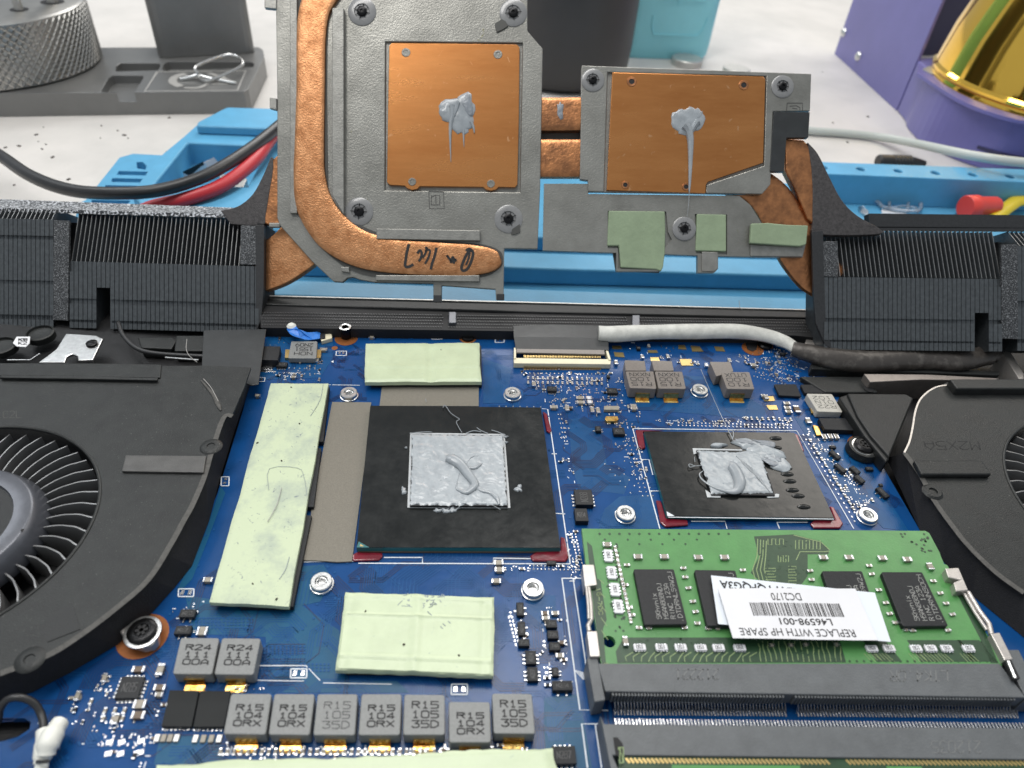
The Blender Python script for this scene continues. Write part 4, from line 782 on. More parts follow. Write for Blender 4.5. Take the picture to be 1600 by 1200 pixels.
pc = thing('thermal_paste', W(1150, 740, 1.9), 'grey paste spilling past the corner of the smaller processor chip, with a curved bead', 'thermal paste')
mb = paste_sheet(None, 1.96, pts([(1089, 704.5), (1187, 708), (1208, 770), (1112, 772)], 1.96), 50, 38, 8.1, .2); mb.build('smear', 'paste', pc, smooth=True)
mb = MB()
for (u, v, rx, ry, a) in ((1167, 694, 3.2, 1.5, -.1), (1187, 702, 3.6, 2.6, -.3), (1202, 706, 3.0, 2.2, -.3), (1212, 722, 3.1, 2.6, -.5), (1178, 712, 3.6, 1.7, 0), (1122, 697, 1.7, .7, .1)): blob(mb, W(u, v, 1.46), rx, ry, .65, a, u*.7, k=.55)
for i, (u, v, rx, ry) in enumerate(((1165, 690, 2.2, .5), (1196, 693, 2.4, .9), (1208, 716, 1.8, .9), (1205, 722, 1.3, .8))): blob(mb, W(u, v, 2.05), rx, ry, .16, -.3, u*.3, m=1, k=.7)
mb.build('overflow', ['paste', 'paste_dark'], pc, smooth=True)
mb = MB(); bead([(1139, 726), (1144, 728), (1151, 738), (1156, 752), (1153, 764), (1146, 768), (1134, 767), (1115, 761), (1098, 750), (1093, 741), (1098, 736)], [1.0, 1.4, 1.5, 1.5, 1.2, .85, .55, .35, .22, .16, .1], 2.1)
for i in range(9): thread([(1150+i*4, 712+i*3), (1165+i*4, 728+i*4), (1185+i*2.4, 748+i*2.7)], .13, 2.18)
mb.build('bead', 'paste_bead', pc, smooth=True)
mb = MB(); thread([(1096, 727), (1086, 728), (1077, 725), (1078, 730), (1086, 728)], .13, 2.0); thread([(1085, 714), (1086, 722)], .1, 2.0); thread([(1145, 688), (1142, 680), (1138, 673), (1145, 674), (1146, 680), (1145, 688), (1152, 689)], .17, 2.0)
mb.tube([W(1139, 673, 2), W(1128, 652, 3), W(1110, 612, 3.5), W(1095, 577, 3)], .07, 5); mb.build('strand', 'paste_bead', pc, smooth=True)
# ------------------------------------------------------------------ memory chips under the pads, conductive cloth, thermal pads
mb = MB()
for l in ([(440, 604), (515, 604), (505, 690), (430, 690)], [(425, 700), (502, 700), (490, 792), (410, 792)], [(408, 805), (487, 805), (458, 948), (375, 948)], [(590, 540), (752, 540), (753, 600), (580, 600)], [(545, 940), (765, 945), (768, 1052), (540, 1050)]):
    mb = MB(); mb.slab(l, 1.3, .1); mb.build('memory_chip', 'ic', bd, bevel=.1)
def cloth(l, lb):
    mb = MB(); mb.slab(l, .42, .12); return tag(mb.build('conductive_cloth', 'cloth'), lb, 'conductive tape', 'taupe conductive cloth patches')
cloth([(519, 628), (580, 628.5), (573, 700), (550, 877), (527, 878), (500, 876), (472, 875)], 'tall taupe cloth strip along the left side of the large graphics chip')
cloth([(597, 602), (672, 601), (748, 602.5), (748, 634.5), (593, 634)], 'short wide taupe cloth patch between the graphics chip and the upper green pad')
def pad(l, zt, th, lb, m='pad', **k):
    mb = sheet(pts(l, zt), zt, th, **k); o = mb.build('thermal_pad', m, smooth=True); return tag(o, lb, 'thermal pad', 'green thermal pads on the circuit board')
pa = pad([(423, 598), (513, 598), (451, 946), (326, 940)], 2.6, 1.2, 'long narrow pale green pad with grey smudges beside the left fan', 'pad_dirty', nx=16, ny=50, wob=.09, dent=.05, seed=2)
pb = pad([(572, 535.5), (749, 534.5), (752, 595), (569, 596)], 2.7, 1.3, 'clean pale green pad with a raised crease near the hinge bar', nx=60, ny=24, wob=.09, dent=.05, seed=5, ridges=(('u', .56, .035, -.35), ('v', .62, .02, .18), ('v', .12, .04, .2)))
pc_ = pad([(540, 924), (773, 932), (771, 1056), (524, 1046)], 2.6, 1.3, 'wide pale green pad dented in two squares above the row of inductors', nx=60, ny=50, wob=.14, dent=.06, seed=9, ridges=(('u', .49, .03, .22), ('v', .30, .018, .16), ('v', .83, .02, .20), ('v', .06, .02, .14), ('u', .05, .02, -.10), ('u', .93, .025, -.12)))
pd = pad([(246, 1194), (864, 1167), (880, 1250), (240, 1260)], 3.4, 1.2, 'long pale green pad cut off at the bottom below the row of inductors', nx=60, ny=16, wob=.25, dent=.06, seed=13)
for o_, sp in ((pa, [(455, 605), (468, 662), (395, 912), (432, 936), (402, 692), (440, 720)]), (pc_, [(717, 1024), (571, 955), (631, 1007), (652, 953)]), (pb, [(689, 547)])):
    mb = MB()
    for u, v in sp: blob(mb, W(u, v, 2.64), random.uniform(.18, .3), random.uniform(.12, .2), .12, random.random()*3, u)
    mb.build('speck', 'dust', o_, org=ORG[o_.name], smooth=True)
mb = MB(); random.seed(9)
def scratch(l, w, z=2.72): mb.tube(smooth_path([W(a, b, z) for a, b in l], 3), w, 5, flat=.4)
scratch([(420, 765), (421, 732), (465, 731), (475, 745), (480, 775)], .05); scratch([(505, 600), (500, 625), (485, 650)], .06); scratch([(436, 905), (446, 890), (452, 870)], .07)
mb.build('stain', 'smudge', pa, org=ORG[pa.name])
mb = MB()
for k in range(26):
    u, v = random.uniform(622, 700), 0; v = random.uniform(927, 945); scratch([(u, v), (u+random.uniform(-6, 6), v+random.uniform(1, 5)), (u+random.uniform(-8, 9), v+random.uniform(2, 9))], .07, 2.66)
for u, v in ((668, 955), (672, 959), (688, 978), (692, 974), (700, 970)): scratch([(u, v), (u+4, v+4)], .08, 2.66)
mb.build('stain', 'smudge', pc_, org=ORG[pc_.name])
# ------------------------------------------------------------------ memory sockets and memory modules
def socket(label_px):
    pass
s1 = [(938, 1036), (1440, 1036), (1568, 1042), (1590, 1060), (1602, 1090), (946, 1081), (928, 1084), (918, 1030), (932, 1030)]
mb = MB(); mb.slab([(934, 1036.5), (1562, 1036.5), (1603, 1090), (946, 1080.5)], 5.0, 1.9); mb.slab([(917, 1028), (934, 1028), (946, 1094), (929, 1097)], 4.9, .2); mb.slab([(1564, 1015), (1592, 1015), (1630, 1092), (1604, 1092)], 4.9, .2)
so = mb.build('memory_socket', 'socket', bd, bevel=.15)
q = pts([(1055, 1046), (1122, 1046), (1123, 1061), (1055, 1061)], 5.03); mb = MB(); strokes(mb, ['212221'], q, (0, 0, 1, 1), .2, 0, rot=180); mb.build('lettering', 'socket_mark', so, org=ORG[bd.name]); mb = MB()
q = pts([(1391, 1048), (1480, 1048), (1481, 1064), (1391, 1064)], 5.03); strokes(mb, ['LTK4.0R'], q, (0, 0, 1, 1), .2, 0, rot=180); mb.build('lettering', 'socket_mark', so, org=ORG[bd.name])
mb = MB(); mb2 = MB()
for i in range(126):
    t = i/125
    if .43 < t < .455: continue
    x0 = 958+(1585-958)*t; a = W(x0, 1081.2+7.5*t, 5.0)
    mb.box(V((a.x, a.y-.22, 2.4)), .30, .42, 2.3, 0)
    b = W(961+(1590-961)*t, 1116.5+5*t, .1); c = V((a.x, a.y+.1, 1.8)); m_ = V((b.x, b.y+1.7, 1.5))
    mb2.strip([c+V((0, .2, 0)), m_, V((b.x, b.y+.9, .25)), b+V((0, -.1, .08))], .27, th=.12)
mb.build('slot_rib', 'socket', so, org=ORG[bd.name]); mb2.build('socket_pins', 'solder', so, org=ORG[bd.name])
mb = MB(); q = pts([(946, 1080.5), (1603, 1090)], 4.6); mb.loft([p-V((0, .12, 0)) for p in q]+[q[1]+V((0, .5, 0)), q[0]+V((0, .5, 0))], [p-V((0, .12, 2.2)) for p in q]+[q[1]+V((0, .5, -2.2)), q[0]+V((0, .5, -2.2))]); mb.build('slot_gap', 'finpit', so, org=ORG[bd.name])
mb = MB(); mb.slab([(938, 1117), (944, 1131), (1660, 1138.5), (1720, 1188), (957, 1180), (972, 1214), (957, 1214)], 5.0, .3)
s2 = mb.build('memory_socket', 'socket', bd, bevel=.15)
mb = MB(); strokes(mb, ['212035'], pts([(1455, 1158), (1532, 1158), (1533, 1176), (1456, 1176)], 5.03), (0, 0, 1, 1), .16, 0, rot=180); mb.build('lettering', 'socket_mark', s2, org=ORG[bd.name])
mb = MB()
for i in range(130):
    a = W(962+(1660-962)*i/129, 1127+7.5*i/129, 1.6); mb.box(V((a.x, a.y, .1)), .28, .9, 1.5, 0)
mb.build('socket_pins', 'solder', s2, org=ORG[bd.name])
mb = MB(); mb.slab([(958, 1152), (965, 1152), (973, 1162), (976, 1184), (962, 1180)], 5.05, 4.8); mb.build('slot_end', 'finpit', s2, org=ORG[bd.name])
m2_ = thing('memory_module', W(1290, 1195, 4), 'second green memory stick cut off at the bottom, only its gold contacts showing', 'memory module', 'green memory sticks')
mb = MB(); mb.slab([(966, 1180), (1740, 1188), (1790, 1290), (970, 1290)], 4.6, 3.6); mb.build('circuit_board', 'green_dark', m2_)
mb = MB()
for i in range(112):
    t = i/111
    if .43 < t < .46: continue
    mb.strip([W(978+(1712-978)*t, 1184.5+5*t, 4.66), W(984+(1722-984)*t, 1192+5*t, 4.66)], .34, th=.05)
mb.build('gold_contacts', 'finger', m2_)
mb = MB(); mb.slab([(1050, 1195), (1250, 1196), (1252, 1250), (1050, 1250)], 4.68, 4.6); mb.slab([(1385, 1197), (1440, 1198), (1450, 1250), (1390, 1250)], 4.68, 4.6); mb.build('ground_area', 'green', m2_)
mb = MB(); strokes(mb, ['257'], pts([(966, 1168), (974, 1168), (976, 1192), (968, 1192)], 5.08), (0, 0, 1, 1), .14, 0); mb.build('lettering', 'green_line', m2_)
mm = thing('memory_module', W(1200, 930, 3.6), 'whole green memory stick with black chips and a curled white paper label', 'memory module', 'green memory sticks')
ZM = 4.6
mb = MB(); mb.slab([(909, 826), (1446, 829.5), (1452, 833), (1468, 863), (1470, 869), (1475, 881), (1480, 883), (1552, 1008), (1566, 1040), (1560, 1044), (1440, 1040), (955, 1040), (955, 1059), (942, 1059), (932, 985), (928, 960), (917, 893)], ZM, ZM-1); mod = mb.build('circuit_board', 'green', mm)
cut = MB(); cut.lathe(W(952, 1002.5, ZM)-V((0, 0, 2)), [(1.05, 0), (1.05, 4)], 24); cut.lathe(W(1533, 1010, ZM)-V((0, 0, 2)), [(1.05, 0), (1.05, 4)], 24); carve(mod, cut)
mb = MB(); mb.slab([(917, 846), (925, 853), (938, 935), (947, 1038), (953, 1057), (943, 1057), (932, 985), (921, 885)], ZM+.02, ZM-.05); mb.slab([(928, 905), (938, 905), (948, 968), (941, 985)], ZM+.03, ZM-.04)
mb.slab([(1178, 838), (1240, 835), (1283, 846), (1296, 860), (1294, 866), (1262, 866), (1262, 900), (1240, 930), (1190, 930), (1184, 905), (1173, 895), (1186, 870)], ZM+.02, ZM-.05); mb.slab([(975, 996), (1180, 996), (1312, 1000), (1322, 1035), (965, 1036), (962, 1018)], ZM+.02, ZM-.05)
for a, b in ((1348, 1382), (1417, 1500), (1496, 1530)): mb.slab([(a, 1000), (b, 1000), (b+28, 1034), (a+22, 1034)], ZM+.02, ZM-.05)
mb.slab([(1481, 900), (1494, 905), (1538, 985), (1560, 1036), (1548, 1036), (1530, 995)], ZM+.02, ZM-.05)
mb.build('dark_area', 'green_dark', mm)
mb = MB(); random.seed(31)
def gl(l, w=.16, z=ZM+.05): mb.strip(pts(l, z), w)
def serp(x, y, n, dx, h, vert=False):
    l = []
    for i in range(n):
        l += [(x+i*dx, y), (x+i*dx, y+h)] if i % 2 == 0 else [(x+i*dx, y+h), (x+i*dx, y)]
    if vert: l = [(x+(b-y), y+(a-x)) for a, b in l]
    gl(l, .15)
serp(1243, 844, 8, 5.5, 14); serp(1196, 888, 6, 4.5, 16, True); serp(1232, 885, 8, 4.5, 12, True); serp(1200, 842, 5, 6, 9); serp(1216, 868, 5, 4, 10)
for i in range(4): gl([(1184+i*4.5, 842+i), (1183+i*4.5, 868), (1176+i*6, 890), (1180+i*6, 905), (1188+i*6, 925)])
gl([(1296, 861), (1288, 862), (1250, 862), (1244, 875)]); gl([(1240, 836), (1283, 847), (1296, 859)])
for i in range(18):
    x = 985+i*11.4; gl([(x+4, 1019), (x-4+random.uniform(-4, 4), 1026), (x-6, 1034)], .14)
for i in range(16): x = 1183+i*8.4; gl([(x, 1002), (x+random.uniform(-2, 5), 1012), (x+4, 1022), (x+6, 1034)], .14)
for a in (1350, 1368, 1420, 1438, 1460, 1500):
    for i in range(4): gl([(a+i*5, 1021), (a+12+i*6, 1034)], .12)
for i in range(5): gl([(936+i, 905+i*20), (944+i*1.5, 912+i*22)], .12)
mb.build('traces', 'green_line', mm)['kind'] = 'stuff'
mb = MB(); random.seed(8)
def dots(poly, n, r=.24):
    for k in range(n): q = rnd(poly); mb.lathe(W(q[0], q[1], ZM+.04), [(r, 0), (r, .02)], 8)
for i in range(14): mb.lathe(W(937+i*15.5, 834, ZM+.04), [(.26, 0), (.26, .02)], 8)
for i in range(9): mb.lathe(W(945+i*18, 843+(i % 2)*7, ZM+.04), [(.22, 0), (.22, .02)], 8)
for i in range(52): mb.lathe(W(966+i*11.3, 1033, ZM+.05), [(.2, 0), (.2, .02)], 8)
dots([(955, 850), (966, 850), (985, 965), (970, 970)], 46, .2); dots([(965, 997), (1170, 997), (1172, 1006), (968, 1006)], 46, .2); dots([(1400, 833), (1446, 833), (1470, 870), (1440, 862)], 22); dots([(1180, 835), (1260, 840), (1255, 920), (1195, 925)], 34, .22); dots([(945, 900), (965, 900), (975, 990), (960, 990)], 26, .2); dots([(1180, 1000), (1310, 1002), (1320, 1030), (1190, 1030)], 26, .2)
mb.build('vias', 'green_dark', mm)['kind'] = 'stuff'
chips = [([(990, 889), (1053, 889), (1074.5, 975.5), (1007, 976.5)], 1), ([(1085, 890), (1149, 891), (1172, 978), (1105, 978)], 0), ([(1284, 892), (1347, 892), (1377, 978), (1312, 978)], 0), ([(1377, 893.5), (1441, 893.5), (1482, 978), (1411, 979)], 2)]
for q, mk in chips:
    t = pts(q, ZM+1.05); mb = MB(); r_ = rq(t, .03, 2); mb.loft(r_, [V((p.x, p.y, ZM+.02)) for p in r_])
    if mk or True:
        lines = ['SKhynix', 'H5AN8G8NDJ', 'RINC 123A', '.DTDRNLS9W2J' if mk != 2 else '.DTDRNNS0CH']
        qq = [t[3], t[0], t[1], t[2]]             # lettering runs from the bottom edge to the top edge
        for i, (s_, ln) in enumerate(zip(lines, (.44, .62, .62, .84))): strokes(mb, [s_], qq, (.10 if i < 3 else .04, .32+.165*i, .10+ln, .32+.165*i+.105), .085, 1, lift=.015)
    mb.build('memory_chip', ['ic', 'ic_mark'], mm, bevel=.12)
def mcap(u, v, kd='cap', l=1.6, w=.9, a=0., h=.6):
    caps(u, v, kind=kd, l=l, w=w, a=a, h=h, parent=mm)
for u, v in [(996, 872), (1037, 872), (1090, 873), (1131, 873), (1285, 873), (1325, 873), (1377, 874), (1416, 876)]: mcap(u, v, l=1.7, w=1.0)
mcap(948, 853, a=0, l=1.7, w=1.0); mcap(1452, 887, l=1.5, w=1.1, a=H_); mcap(976.5, 1004, a=H_, l=1.7, w=.9)
for i in range(4):
    mb = MB(); c = W(950+i*5.2, 870+i*26.5, ZM+.04); mb.box(c, 1.5, 2.6, .5, -.06, 0)
    for k in range(4):
        for s_ in (-1, 1): mb.box(V((c.x+s_*.85, c.y-.9+k*.6, c.z)), .3, .36, .45, 0, 1)
    t = [V((c.x+a, c.y+b, c.z+.51)) for a, b in ((-.4, 1), (.4, 1), (.4, -1), (-.4, -1))]; strokes(mb, ['150'], [t[3], t[0], t[1], t[2]], (.15, .2, .85, .8), .1, 2); mb.build('resistor_array', ['paper', 'solder', 'ink'], mm, bevel=.04, seg=1)
for u, v in [(999, 1013), (1033, 1013), (1063, 1013), (1094, 1013.5), (1122, 1013.5), (1155, 1013.5), (1361, 1014.5), (1388, 1014.5), (1430, 1014.5), (1453, 1014.5), (1478, 1014.5), (1512, 1014.5)]:
    mb = MB(); c = W(u, v, ZM+.04); mb.box(c, 2.0, 1.0, .45, 0, 0)
    for k in range(4):
        for s_ in (-1, 1): mb.box(V((c.x-.72+k*.48, c.y+s_*.6, c.z)), .26, .3, .3, 0, 1)
    t = [V((c.x+a, c.y+b, c.z+.46)) for a, b in ((-.8, .35), (.8, .35), (.8, -.35), (-.8, -.35))]; strokes(mb, ['150'], t, (.15, .1, .85, .9), .09, 2, rot=180); mb.build('resistor_array', ['paper', 'solder', 'ink'], mm, bevel=.04, seg=1)
mb = MB(); random.seed(12)
def tiny(u, v, a=0.):
    p = W(u, v, ZM+.04); mb.box(p, .5, .5, .35, a, 0); c, d = math.cos(a), math.sin(a)
    for e in (-1, 1): mb.box(V((p.x+c*e*.4, p.y+d*e*.4, p.z)), .3, .5, .38, a, 1)
for x0, y0 in ((1067, 889), (1070, 903), (1075, 920), (1082, 941), (1086, 957), (1089, 975), (979, 884), (977, 915), (983, 950), (987, 962), (1160, 892), (1357, 885), (1361, 898), (1372, 923), (1383, 943), (1389, 960), (1398, 974), (1468, 928), (1477, 944), (1487, 961), (1480, 986), (1425, 986), (1415, 985), (998, 982), (1013, 982), (1069, 982), (1106, 983), (1121, 983), (1265, 893), (1267, 907), (1457, 909), (1235, 1009), (1258, 1008), (1306, 1008), (1205, 1009)): tiny(x0, y0, random.choice((0, 0, .1)))
for i in range(16): tiny(961+i*1.6, 858+i*7.5, H_)
mb.build('small_capacitors', ['capbody', 'solder'], mm)['kind'] = 'stuff'
mb = MB(); strokes(mb, ['18-7DC'], [W(938, 918, ZM+.06), W(942, 960, ZM+.06), W(936, 961, ZM+.06), W(932, 919, ZM+.06)], (0, 0, 1, 1), .15, 0); strokes(mb, ['260'], pts([(944, 1036), (950, 1036), (952, 1050), (946, 1050)], ZM+.06), (0, 0, 1, 1), .12, 0); mb.build('lettering', 'green_line', mm)
# holding arms of the socket
for pt_, fl in (([(925, 884), (929, 906), (934, 935)], 0), ([(1488, 890), (1502, 915)], 1)):
    pass
mb = MB(); mb.slab([(910, 882), (928, 882), (933, 914), (914, 917)], 5.7, 3.0); mb.slab([(917, 986), (933, 986), (938, 1026), (922, 1026)], 5.5, 3.0); mb.tube(pts([(919, 915), (923, 945), (924, 968), (919, 978), (921, 987)], 5.2), .45, 8); mb.tube(pts([(916, 916), (919, 945), (920, 968)], 5.6), .3, 8); mb.build('holding_arm', 'alu', so, org=ORG[bd.name], bevel=.3)
mb = MB(); mb.slab([(1477, 888), (1498, 887), (1513, 922), (1494, 924), (1490, 910), (1500, 906), (1482, 902)], 6.2, 3.4); mb.slab([(1548, 990), (1562, 988), (1583, 1030), (1570, 1032)], 5.9, 3.2); mb.tube(pts([(1512, 925), (1530, 955), (1545, 975), (1549, 992)], 5.3), .5, 8); mb.tube(pts([(1506, 927), (1524, 958), (1542, 985)], 5.2), .35, 8); mb.build('holding_arm', 'alu', so, org=ORG[bd.name], bevel=.3)
mb = MB(); mb.slab([(1570, 1033), (1580, 1031), (1594, 1060), (1584, 1062)], 6.0, 5.4); mb.build('arm_slot', 'finpit', so, org=ORG[bd.name]); mb = MB(); mb.tube(pts([(1575, 1034), (1586, 1060)], 6.1), .3, 8); mb.build('arm_end', 'steel', so, org=ORG[bd.name])
# paper label: two overlapping sheets
def paper(px, z, nx=24, curl=.5, m=0):
    q = pts(px, z); mb = MB(); vs = []
    for j in range(9):
        for i in range(nx+1):
            u, v = i/nx, j/8; p = bil(q, u, v); p = p+V((0, 0, curl*(.5*math.sin(u*5+v)+.8*(v-.5)**2*2*u+.4*noise.noise(V((u*4, v*2, z)))))); vs.append(p)
    R = nx+1; fs = [[j*R+i, j*R+i+1, (j+1)*R+i+1, (j+1)*R+i] for j in range(8) for i in range(nx)]; mb.add(vs, fs, m); mb.add([v-V((0, 0, .1)) for v in vs], fs, m)
    rim = [i for i in range(R)]+[j*R+nx for j in range(1, 9)]+[8*R+i for i in range(nx-1, -1, -1)]+[j*R for j in range(7, 0, -1)]; N_ = R*9
    for a, b in zip(rim, rim[1:]+rim[:1]): mb.f.append([a, b, b+N_, a+N_]); mb.m.append(m)
    def at(u, v, l=.05):
        i = min(max(u, 0), .999)*nx; j = min(max(v, 0), .999)*8; a, b = int(i), int(j); fu, fv = i-a, j-b
        return vs[b*R+a].lerp(vs[b*R+a+1], fu).lerp(vs[(b+1)*R+a].lerp(vs[(b+1)*R+a+1], fu), fv)+V((0, 0, l))
    return mb, at
mb, at = paper([(1111, 899), (1367, 926), (1392, 1003), (1122, 975)], 6.25, curl=.10); text(mb, 'MD7FTQFQG3A', lambda u, v: at(.045+.50*u, .06+.20*v), 1, rot=1, bold=.02)
lb_ = mb.build('lower_label_sheet', ['paper_blue', 'ink'], mm)
mb, at = paper([(1122, 919.5), (1336.5, 919.5), (1372, 1000.5), (1145, 997.5)], 6.85, curl=.22)
text(mb, 'DC2170', lambda u, v: at(.36+.215*u, .10+.15*v), 1, rot=1); text(mb, 'L46598-001', lambda u, v: at(.36+.37*u, .60+.13*v), 1, rot=1, bold=.012); text(mb, 'REPLACE WITH HP SPARE', lambda u, v: at(.06+.80*u, .80+.145*v), 1, rot=1)
random.seed(77); x = .19
while x < .83:
    w_ = random.choice((.004, .004, .007, .010)); k_ = [at(x, .30), at(x+w_, .30), at(x+w_, .56), at(x, .56)]; mid = [at(x, .43), at(x+w_, .43)]
    mb.add([k_[0], k_[1], mid[1], mid[0]], [[0, 1, 2, 3]], 1); mb.add([mid[0], mid[1], k_[2], k_[3]], [[0, 1, 2, 3]], 1); x += w_+random.choice((.004, .006, .010))
mb.build('upper_label_sheet', ['paper', 'ink'], mm)
# ------------------------------------------------------------------ cables on the board
mb = MB(); q = [W(802, 509, 3.4), W(860, 507, 3.6), W(946, 509, 3.6), W(950, 528, 2.6), W(951, 547, 2.1), W(806, 545, 2.1), W(803, 526, 2.6)]; mb.add(q+[p-V((0, 0, .4)) for p in q], [[0, 1, 2, 3, 6], [6, 3, 4, 5], [7, 13, 10, 9, 8], [13, 12, 11, 10]]+[[i, (i+1) % 7, 7+(i+1) % 7, 7+i] for i in range(7)]); mb.slab([(807, 544), (944, 547), (945, 553.5), (807, 550.5)], 2.1, 1.7, 1)
cb = mb.build('display_cable', ['black_tape', 'ferrite2']); tag(cb, 'grey cloth wrapped display cable with black tape over the cream connector', 'cable')
def fat(l, r, z, mm_, par, name, flat=.5, n=12):
    P_ = smooth_path([W(a, b, z) for a, b in l], 6); R_ = []
    for i in range(len(l)-1):
        for k in range(6): R_.append((r[i]+(r[i+1]-r[i])*k/6)*(1+.06*noise.noise(V((i+k/6, 3, z)))))
    R_.append(r[-1]); m_ = MB(); m_.tube(P_, R_, n, flat=flat, upv=V((0, -.4, 1))); return m_.build(name, mm_, par, smooth=True) if par else m_.build(name, mm_, smooth=True)
fat([(935, 521), (960, 522), (1020, 519), (1090, 518), (1150, 518), (1195, 524), (1228, 535), (1248, 549), (1254, 556)], [2.2, 2.3, 2.1, 2.2, 2.2, 2.0, 1.8, 1.6, 1.1], 3.2, 'grey_cloth', cb, 'cloth_sleeve', .75)
wc = fat([(1238, 545), (1265, 552), (1300, 560), (1350, 565), (1410, 562), (1450, 561), (1500, 563), (1545, 555), (1562, 560)], [2.0, 2.6, 3.0, 3.1, 3.0, 3.0, 3.0, 2.8, 1.5], 4.0, 'wrinkle', None, 'shielded_cable', .7, 16); tag(wc, 'wrinkled black foil cable lying below the right fin block', 'cable')
fx = MB(); P_ = smooth_path([W(*p) for p in ((455, 511, 3.2), (460, 518, 3.6), (470, 522, 3.0), (482, 525, 2.2), (502, 523, 1.4))], 5); fx.strip(P_, 2.4, V((0, -.3, 1)), th=.15)
fo = fx.build('flex_strip', 'flex'); tag(fo, 'short bright blue flex strip plugged into the small cream socket', 'ribbon cable')
mb = MB(); mb.lathe(W(456, 513, 2.6), [(1.1, 0), (1.2, .8), (.7, 1.3)], 12); mb.build('white_tip', 'white_tube', fo, org=ORG[fo.name], smooth=True)
aw = thing('antenna_cable', W(40, 1130, 0), 'thin black wire ending in a white rubber sleeve at the lower left corner', 'cable')
mb = MB(); mb.tube(smooth_path([W(*p) for p in ((-40, 1150, -1), (-6, 1130, 2), (0, 1108, 4), (12, 1093, 5), (32, 1090, 5), (52, 1098, 4), (63, 1113, 3), (68, 1132, 2.5), (67, 1148, 2.2))], 6), .55, 10); mb.build('wire', 'black_rubber', aw, smooth=True)
mb = MB(); mb.tube(smooth_path([W(*p) for p in ((69, 1142, 2.2), (69, 1158, 2.2), (67, 1180, 2.2), (64, 1194, 2))], 4), [1.1]*5+[1.25]*5+[1.0]*3, 12); mb.tube(smooth_path([W(*p) for p in ((94, 1129, 2.4), (84, 1145, 3), (76, 1162, 3.2), (72, 1180, 2.6))], 4), [1.2]*4+[1.5]*6+[1.2]*3, 12); mb.tube([W(66, 1190, 2), W(62, 1215, 1.5)], .9, 10); mb.build('rubber_sleeve', 'white_tube', aw, smooth=True)
mb = MB(); mb.tube([W(58, 1190, 3), W(66, 1190.5, 3.6), (W(76, 1189, 3))], .25, 8); mb.build('tie', 'black_rubber', aw)
# ------------------------------------------------------------------ the heat sink folded back behind the board
hs = thing('laptop_heatsink', Hs(840, 460, -6), 'copper and grey metal laptop heatsink folded up with its underside facing forward', 'heatsink')
def part(mbx, name, mats, par=hs, **k): return mbx.build(name, mats, par, org=ORG[hs.name], **k)
def eachp(mbx, name, mats, **k): return mbx.each(name, mats, hs, org=ORG[hs.name], **k)
mb = MB(); mb.hslab([(430, -60), (824, -60), (824, 48), (848, 76), (844, 296), (840, 389), (788, 388), (787, 450), (787, 468), (775, 468), (774, 452), (690, 446), (690, 472), (677, 472), (677, 443), (585, 441), (562, 437), (552, 433), (543, 434), (535, 441), (521, 440), (487, 408), (455, 372), (437, 352), (433, 340), (433, 150)], 0, 1.6)
gpl = part(mb, 'graphics_plate', 'zinc', bevel=.2)
cut = MB(); cut.prism(hp([(601, 62), (817, 64), (813, 299), (600, 296)], 1), FW*1.7); carve(gpl, cut)
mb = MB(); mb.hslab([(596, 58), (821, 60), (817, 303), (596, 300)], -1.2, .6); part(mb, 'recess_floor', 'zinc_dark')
for l, o_ in (([(519, 12), (537, 12), (537, 335), (519, 305)], 1.6), ([(453, -30), (464, -30), (464, 333), (453, 333)], 1.0), ([(588, 357), (750, 360), (750, 376), (588, 373)], 1.5), ([(587, 430), (749, 430), (749, 440), (587, 438)], 1.0), ([(533, 417), (545, 417), (546, 426), (533, 424)], .8)):
    mb = MB(); mb.hslab(l, o_, o_+.1); part(mb, 'rib', 'zinc_rib', bevel=.15)
mb = MB(); mb.hslab([(413, -10), (432, -10), (432, 14), (413, 12)], .3, 1.2); mb.hslab([(421, 152), (432, 153), (432, 172), (421, 169)], .3, 1.2); mb.hslab([(420, 348), (437, 348), (437, 355), (420, 355)], .3, 1.2); eachp(mb, 'side_hook', 'zinc_rib', bevel=.2)
mb = MB(); mb.hslab([(677, 461), (690, 461), (690, 472), (677, 472)], .8, .75); mb.hslab([(776, 459), (788, 459), (788, 469), (776, 469)], .8, .75); eachp(mb, 'hook_tip', 'black_paint', bevel=.1)
# left U-shaped pipe
def pipe(px, w, o0, th, name, m, rnd=True):
    P_ = smooth_path(hp(px, o0), 7); n = len(P_); W_ = []
    for i in range(len(w)-1):
        for k in range(7): W_.append(w[i]+(w[i+1]-w[i])*k/7)
    W_.append(w[-1]); m_ = MB(); vs = []; K = 20
    for i, p in enumerate(P_):
        t = (P_[min(i+1, n-1)]-P_[max(i-1, 0)]).normalized(); b = t.cross(FW).normalized(); hw = W_[i]/2/6.05
        for k in range(K):
            a = 2*math.pi*k/K; c, s_ = math.cos(a), math.sin(a); x = math.copysign(abs(c)**.5, c)*hw; z = math.copysign(abs(s_)**.32, s_)*th/2*min(1, hw/1.4)
            vs.append(p+b*x-FW*z)
    fs = [[i*K+k, i*K+(k+1) % K, (i+1)*K+(k+1) % K, (i+1)*K+k] for i in range(n-1) for k in range(K)]+[list(range(K)), [(n-1)*K+k for k in range(K)]]
    m_.add(vs, fs); return part(m_, name, m, smooth=True)
pipe([(540, -60), (512, -20), (493, 15), (487, 60), (486, 140), (484, 230), (484, 275), (492, 320), (520, 362), (560, 388), (610, 400), (680, 405), (730, 407), (762, 407), (778, 406), (783, 405)], [52, 50, 48, 46, 45, 47, 50, 58, 62, 58, 54, 52, 50, 40, 26, 6], .3, 1.9, 'heat_pipe', 'pipe')
